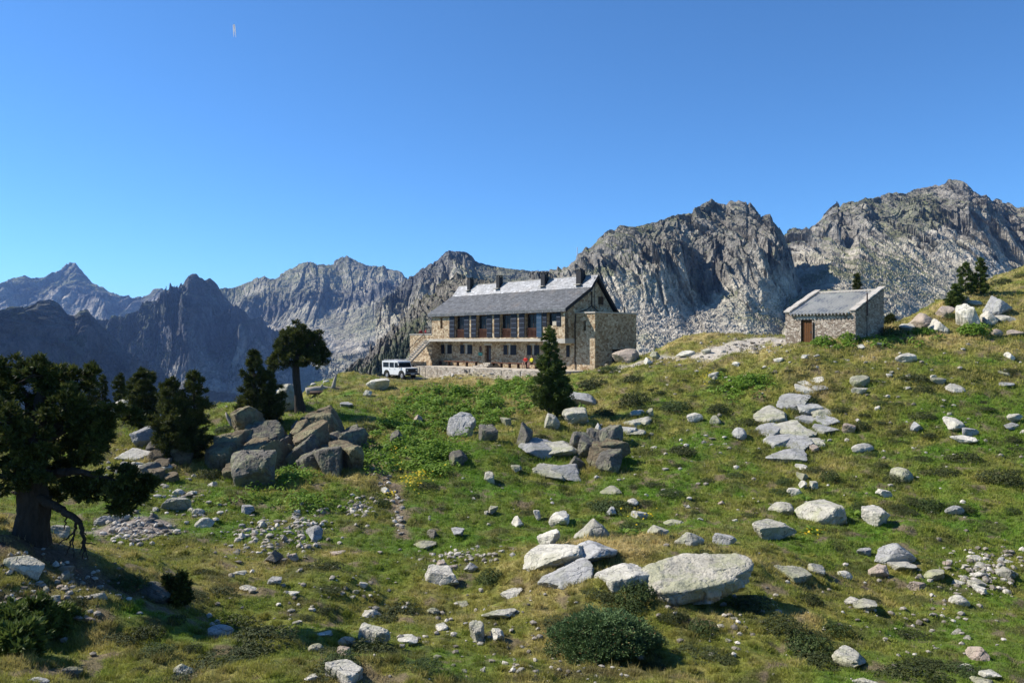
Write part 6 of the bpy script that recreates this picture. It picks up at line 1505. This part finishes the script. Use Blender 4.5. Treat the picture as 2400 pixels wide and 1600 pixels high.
def scatter_heather():
    r = np.random.default_rng(31); q = np.concatenate([np.stack([r.uniform(a, b, n), r.uniform(c, d, n)], 1) for a, b, c, d, n in ((1500,2400,860,1230,70),(1000,1500,1060,1260,14),(1280,2300,1380,1590,22),(250,1000,1320,1590,20),(1350,1700,870,960,14))])
    g = grounds(q, n=220)
    for i, p in enumerate(g):
        if np.isnan(p[0]): continue
        me = (SH+SA[:1])[r.integers(5)]; s = r.uniform(.35, .85); o = link("heather_tuft", me, None, p, (0, 0, r.uniform(0, 6)), (s, s*r.uniform(.7, 1), s*r.uniform(.35, .75)))
        tag(o, "low dark tuft of heather in the turf", "heather", "low heather tufts dotted over the turf")
scatter_heather()
def build_juniper():
    g = ground(1425, 1558); D = g[1]; r = np.random.default_rng(8); w = 236/F*D; h = .33*w
    R = empty("juniper_bush", g+np.array((0, .35*w, 0))); R.location.z = H([g[0]], [g[1]+.35*w])[0]; tag(R, "large spreading juniper bush with fine blue-green sprays", "bush")
    n = 1000; a = r.uniform(0, 6.283, n); rad = np.sqrt(r.random(n))*.5*w*(1+.12*np.sin(3*a+1)+.08*np.sin(5*a)); 
    lump = fbm(p3(np.cos(a)*rad*3.2, np.sin(a)*rad*3.2), 2, 9); zz = h*(1-(rad/(.56*w))**2.2)*(1+.45*lump)*r.uniform(.4, 1.0, n)**.5+.03
    Pc = np.stack([np.cos(a)*rad, np.sin(a)*rad*.85, zz], 1); out = unit(np.stack([np.cos(a), np.sin(a), .55+.0*a], 1)*np.array((1, 1, 1)))
    m = 40; t = r.random((n, m, 1)); L = .24
    q = Pc[:, None]+out[:, None]*(t-.5)*L*1.5+r.normal(size=(n, m, 3))*np.array((.05, .05, .016))
    q = q.reshape(-1, 3); d = np.repeat(unit(out+np.array((0, 0, .2))), m, 0); tint = np.repeat(.5+.32*fbm(Pc*3, 2, 5)+r.normal(0, .08, n), m)+r.normal(0, .06, n*m)
    tint = np.where(r.random(n*m) < .03, 1.0, np.minimum(tint, .9))
    v, f, tn = needles(q, d, 2, .075, .018, .7, r, tint)
    link("foliage", np_mesh("foliage", v, f, M_JUNIP, False, {"Tint": tn}), R)
    b = MB(); rr = random.Random(4)
    for i in range(26):
        an = rr.uniform(0, 6.28); q = .42*w*rr.uniform(.5, 1); limb(b, (0, 0, .02), (math.cos(an)*q, math.sin(an)*q*.85, h*rr.uniform(.3, .75)), .03, .008, -.05, 5, .06, rr, 5)
    b.build("stems", M_BARK, R, smooth=True)
build_juniper()

def fern(px, py, wpx, label, i):
    g = ground(px, py); D = g[1]; w = wpx/F*D; r = np.random.default_rng(i); nf = 16; V = []; Tn = []
    for k in range(nf):
        a = k*2.4+r.uniform(-.3, .3); el = r.uniform(.5, 1.25); L = w*.62*r.uniform(.7, 1.1); m = 15; t = np.linspace(.06, 1, m)
        rr = L*np.cos(el)*t+.12*L*t**2; zz = L*np.sin(el)*t-.42*L*t**2.2; c = np.array((math.cos(a), math.sin(a))); sd = np.array((-math.sin(a), math.cos(a), 0))
        ctr = np.stack([c[0]*rr, c[1]*rr, zz], 1); lw = L*.21*np.sin(np.pi*np.clip(t*.92+.1, 0, 1))
        tan = np.gradient(ctr, axis=0); tan = unit(tan)
        for s in (-1, 1):
            tip = ctr+s*sd*lw[:, None]+tan*lw[:, None]*.5-np.array((0, 0, 1))*lw[:, None]*.25
            V.append(np.stack([ctr-tan*L*.03, ctr+tan*L*.04, tip], 1).reshape(-1, 3)); Tn.append(np.repeat(np.clip(r.normal(.5, .2)+.2*t, 0, 1), 3))
    v = np.concatenate(V); o = link("fern", np_mesh("fern", v, np.arange(len(v)).reshape(-1, 3), M_FERN, False, {"Tint": np.concatenate(Tn)}), None, g-np.array((0, 0, .03))); tag(o, label, "fern")
for i, (px, py, w, lab) in enumerate([(1888,1172,44,"bright green fern above the biggest block"),(2002,1208,46,"fern in the gap beside the biggest block's lower corner"),(1905,1247,56,"wide fern at the foot of the biggest block"),(1884,1268,40,"fern beside the jagged hollow boulder"),(1462,1252,52,"fern behind the knoll's dry grass"),(1497,1252,50,"fern next to the white broken rock"),(1400,1216,34,"small fern in front of the lumpy white rock")]): fern(px, py, w, lab, 700+i)

# ---- weeds: the bright leafy mass under the terrace
def build_weeds():
    poly = [(905,965),(965,918),(1060,912),(1120,905),(1180,884),(1250,884),(1258,950),(1180,985),(1100,1022),(1085,1040),(1060,1090),(1010,1128),(950,1100),(905,1062),(882,1020)]
    r = np.random.default_rng(12); c = np.stack([r.uniform(870, 1265, 2600), r.uniform(875, 1135, 2600)], 1); c = c[in_poly(c[:, 0]+10*r.normal(size=len(c)), c[:, 1]+6*r.normal(size=len(c)), poly)]
    ex = [np.stack([r.normal(a, b, n), r.normal(cc, d, n)], 1) for a, b, cc, d, n in ((830,22,1065,18,90),(900,22,1090,14,60),(680,40,1110,16,70),(1330,20,920,14,40),(1750,30,905,14,90),(700,60,1175,20,60),(2040,70,800,10,70))]
    c = np.concatenate([c]+ex); g = grounds(c, n=200); ok = ~np.isnan(g[:, 0]); g = g[ok]
    keep = fbm(g/1.3, 3, 5) > -.14; g = g[keep]; n = len(g); hgt = np.clip(.44+.34*fbm(g/1.3, 2, 9), .18, .9)
    m = 26; d = unit(r.normal(size=(n, m, 3))); d[:, :, 2] = np.abs(d[:, :, 2]); k = r.uniform(.4, 1, (n, m, 1))**.5
    q = (g[:, None]+d*k*np.stack([.40+0*hgt, .40+0*hgt, hgt], 1)[:, None]).reshape(-1, 3); tn = np.repeat(.5+.25*fbm(g/1.0, 2, 3)+r.normal(0, .1, n), m)+r.normal(0, .12, n*m)
    v, f, t = leaves(q, d.reshape(-1, 3)*.6+np.array((0, 0, .8)), .082*np.clip(np.repeat(g[:, 1], m)/42, .9, 1.6), r, tn, .6, .5)
    o = link("leafy_weeds", np_mesh("leafy_weeds", v, f, M_WEED, False, {"Tint": t})); tag(o, "bright green leafy weeds covering the bank below the terrace", None, None, "stuff")
    # yellow flowers
    q = np.concatenate([np.stack([r.normal(a, b, k), r.normal(c_, d_, k)], 1) for a, b, c_, d_, k in ((968,14,1140,8,60),(985,16,1122,6,40),(1655,10,890,8,50),(915,8,1172,5,20),(1900,18,1262,4,16),(1500,20,1218,8,20),(960,30,1090,20,30))])
    g = grounds(q, n=200); g = g[~np.isnan(g[:, 0])]; g[:, 2] += r.uniform(.15, .4, len(g)); v, f, t = leaves(g, np.tile((0, -.4, 1.0), (len(g), 1)), .05, r, r.random(len(g)), .9, .3)
    o = link("wild_flowers", np_mesh("wild_flowers", v, f, M_FLOWER, False, {"Tint": t})); tag(o, "tiny yellow flowers dotted along the path", None, None, "stuff")
build_weeds()

# ---- grass
def build_grass():
    V, C, G, Dr = GRID; nr, nc, _ = V.shape; r = np.random.default_rng(3)
    a = V[:-1, :-1]; b = V[:-1, 1:]; c = V[1:, :-1]; px = V[:, :, 0]/V[:, :, 1]*F+CX; py = HZ-V[:, :, 2]/V[:, :, 1]*F
    ar = (px[:-1, 1:]-px[:-1, :-1])*(py[:-1, :-1]-py[1:, :-1]); ar = np.where((px[:-1, :-1] > -250) & (px[:-1, :-1] < 2650) & (py[:-1, :-1] < 1700) & (V[:-1, :-1, 1] < 105), np.clip(ar, .25*(px[:-1, 1:]-px[:-1, :-1])*.6, None), 0)*G[:-1, :-1]
    prob = ar.ravel()/ar.sum(); N = 150000; k = r.choice(len(prob), N, p=prob); i, j = np.divmod(k, nc-1); u = r.random((N, 1)); w = r.random((N, 1))
    Pt = a[i, j]+u*(b[i, j]-a[i, j])+w*(c[i, j]-a[i, j]); col = C[i, j]; dry = Dr[i, j]; D = Pt[:, 1]
    # tussocks: pull roots together here and there
    tq = Pt/.42; cell = np.floor(tq); hx = _h01(_hash(cell[:, 0].astype(np.int64), cell[:, 1].astype(np.int64), cell[:, 1].astype(np.int64)*0, 5)); pull = (hx > .45)
    ctr = (cell+.5)*.42; s = np.where(pull, .5, 0)[:, None]; Pt[:, :2] = Pt[:, :2]*(1-s)+ctr[:, :2]*s; Pt[:, 2] = H(Pt[:, 0], Pt[:, 1])
    ex = []
    for o in list(COL.objects):
        if o.name.split('.')[0] in ('boulder', 'rock_block') and o.data is not None:
            bb = np.array([o.matrix_world @ Vector(q) for q in o.bound_box]) if o.parent is None else np.array([Vector(q)+o.location+o.parent.location for q in o.bound_box])
            lo, hi = bb.min(0), bb.max(0); wx, wy = hi[0]-lo[0], hi[1]-lo[1]; cx, cy = (lo[0]+hi[0])/2, (lo[1]+hi[1])/2
            n = int(min(120, 26*wx*cy/20)); a = r.uniform(-3.5, .4, n); k = r.uniform(.42, .58, n); ex.append(np.stack([cx+np.cos(a)*wx*k, cy+np.sin(a)*wy*k], 1))
    ex = np.concatenate(ex); ez = H(ex[:, 0], ex[:, 1]); ec, eg, ed = surface(ex[:, 0], ex[:, 1]); kp = eg > .4
    Pt = np.concatenate([Pt, np.stack([ex[:, 0], ex[:, 1], ez], 1)[kp]]); col = np.concatenate([col, ec[kp]]); dry = np.concatenate([dry, ed[kp]]); D = Pt[:, 1]; hx = np.concatenate([hx, np.full(kp.sum(), 1.0)]); pull = np.concatenate([pull, np.ones(kp.sum(), bool)]); N = len(Pt)
    hgt = (.07+.10*r.random(N)+.10*pull*(hx-.45))*np.clip(D/26, .75, 1.7)*(.75+.5*dry)
    nb = 6; d = unit(np.array((0, 0, 1.0))+.55*r.normal(size=(N, nb, 3))*np.array((1, 1, .2))); L = (hgt[:, None]*r.uniform(.5, 1.25, (N, nb)))[:, :, None]
    wd = (np.clip(D*.00042, .006, .03))[:, None, None]*r.uniform(.7, 1.5, (N, nb, 1)); sd = unit(np.cross(d, r.normal(size=(N, nb, 3))))*wd
    root = Pt[:, None]+r.normal(size=(N, nb, 3))*np.array((.05, .05, 0))*np.clip(D/25, .6, 2)[:, None, None]-np.array((0, 0, .02))
    v = np.stack([root-sd, root+sd, root+d*L], 2).reshape(-1, 3)
    bc = col*r.uniform(1.0, 1.7, (N, 1)); tip = bc*.80+np.array((.34,.30,.10))*(.04+.36*dry[:, None])*r.uniform(.4, 1.3, (N, 1))
    straw = r.random(N) < .05+.18*dry; tip[straw] = np.array((.42,.34,.17)); 
    cc = np.stack([bc, bc, tip], 1)[:, None].repeat(nb, 1).reshape(-1, 3)
    t = NT("grass_blades"); cl = t.attr("Col"); t.col(cl).rough(.75); t.translucent(cl, .35)
    o = link("grass", np_mesh("grass", v, np.arange(len(v)).reshape(-1, 3), t.m, False, {"Col": cc})); tag(o, "short alpine grass and dry tussocks on the hillside", None, None, "stuff")
build_grass()

# ---- far woods
def build_forest():
    r = np.random.default_rng(5); S = []
    reg = [("near wooded rock spur falling away beside the lodge", [(830,900),(880,850),(930,800),(960,770),(1000,770),(1010,860),(960,890)], 420, 3.6, 1.0), ("near wooded rock spur falling away beside the lodge", [(780,900),(860,845),(900,890)], 60, 4, 1.0),
           ("long rocky ridge above a wide scree bowl", [(630,830),(760,840),(900,790),(930,830),(900,900),(640,900)], 900, 9, .9), ("long rocky ridge above a wide scree bowl", [(560,780),(700,800),(620,860),(560,830)], 60, 8, .6),
           ("dark twin-topped crag with tree-speckled flanks", [(240,780),(330,745),(400,740),(420,800),(470,850),(400,880),(300,850)], 700, 9, .9), ("shadowed front crag with blunt towers over the pines", [(150,790),(205,790),(190,850),(140,850)], 90, 7, .9), ("dark twin-topped crag with tree-speckled flanks", [(500,860),(620,850),(640,890),(520,900)], 200, 8, .9)]
    Vv = []; Ff = []; T = []; k = 0
    for lab, poly, n, h, dens in reg:
        V, PX, PY = MTN[lab]; m = in_poly(PX.ravel(), PY.ravel(), poly); idx = np.nonzero(m)[0]
        if len(idx) == 0: continue
        q = V.reshape(-1, 3)[idx]; cl = fbm(q/(h*9), 3, 3) > -.05; idx = idx[cl]
        q = V.reshape(-1, 3)[r.choice(idx, min(n, len(idx)), replace=False)]
        for p in q:
            hh = h*r.uniform(.5, 1.2); w = hh*.24; vs = []; fs = []
            for L in range(4):
                z0 = hh*(.05+.22*L); z1 = min(hh, z0+hh*.42); ww = w*(1-.22*L); a0 = r.uniform(0, 6)
                for q_ in range(6): a = a0+q_*1.047; rr = ww*r.uniform(.6, 1.25); vs.append((math.cos(a)*rr, math.sin(a)*rr, z0+r.uniform(-.06, .06)*hh))
                vs.append((0, 0, z1)); b = L*7
                for q_ in range(6): fs.append((b+q_, b+(q_+1) % 6, b+6))
            Vv.append(np.array(vs)+p); Ff.append(np.array(fs)+k); k += len(vs); T.append(np.full(len(vs), r.random()))
    o = link("forest", np_mesh("forest", np.concatenate(Vv), np.concatenate(Ff), M_leaf("far_conifers", [(0, (.018,.032,.012)), (1, (.055,.075,.03))], .1), False, {"Tint": np.concatenate(T)})); tag(o, "far conifers speckling the lower mountain flanks", None, None, "stuff")
build_forest()

def build_contrail():
    D = 9000.0; a = Vector(P(548, 58, D)); R = empty("airplane_trail", a); tag(R, "thin white vapour trail of an aircraft high in the blue sky", "vapour trail"); R.name = "vapour_trail"
    m = NT("vapour").col((1.2,1.22,1.25)).translucent((1.2,1.22,1.25), .5).m
    for x in (-5, 6):
        e = Vector(P(550+x*.35, 88, D*1.05)); p = [Vector((x*.6, 0, 0))+(e-a)*t for t in (0, .25, .6, 1)]; w = [7, 8, 5, 1]; mb = MB()
        for k in range(4):   # a wisp: crossing veils round the trail's axis
            c, s_ = math.cos(k*math.pi/4), math.sin(k*math.pi/4); n = len(p)
            mb.add([q+Vector((c, s_, 0))*wi for q, wi in zip(p, w)]+[q-Vector((c, s_, 0))*wi for q, wi in zip(p, w)], [(i, i+1, n+i+1, n+i) for i in range(n-1)])
        mb.build("trail", m, R)
build_contrail()
# ------------------------------------------------------------------ air
def build_haze():
    m = bpy.data.materials.new("air"); m.use_nodes = True; nt = m.node_tree; nt.nodes.remove(nt.nodes["Principled BSDF"])
    v = nt.nodes.new("ShaderNodeVolumePrincipled"); v.inputs["Color"].default_value = (.28, .5, 1.0, 1); v.inputs["Density"].default_value = HAZE_D
    v.inputs["Anisotropy"].default_value = 0.2
    nt.links.new(v.outputs[0], nt.nodes["Material Output"].inputs["Volume"])
    o = MB().box(-15000, 15000, -60, 15000, -420, 480).build("haze", m)
    tag(o, "thin blue air over the far valleys", None, None, "stuff")
HAZE_D = 5.2e-5
build_haze()
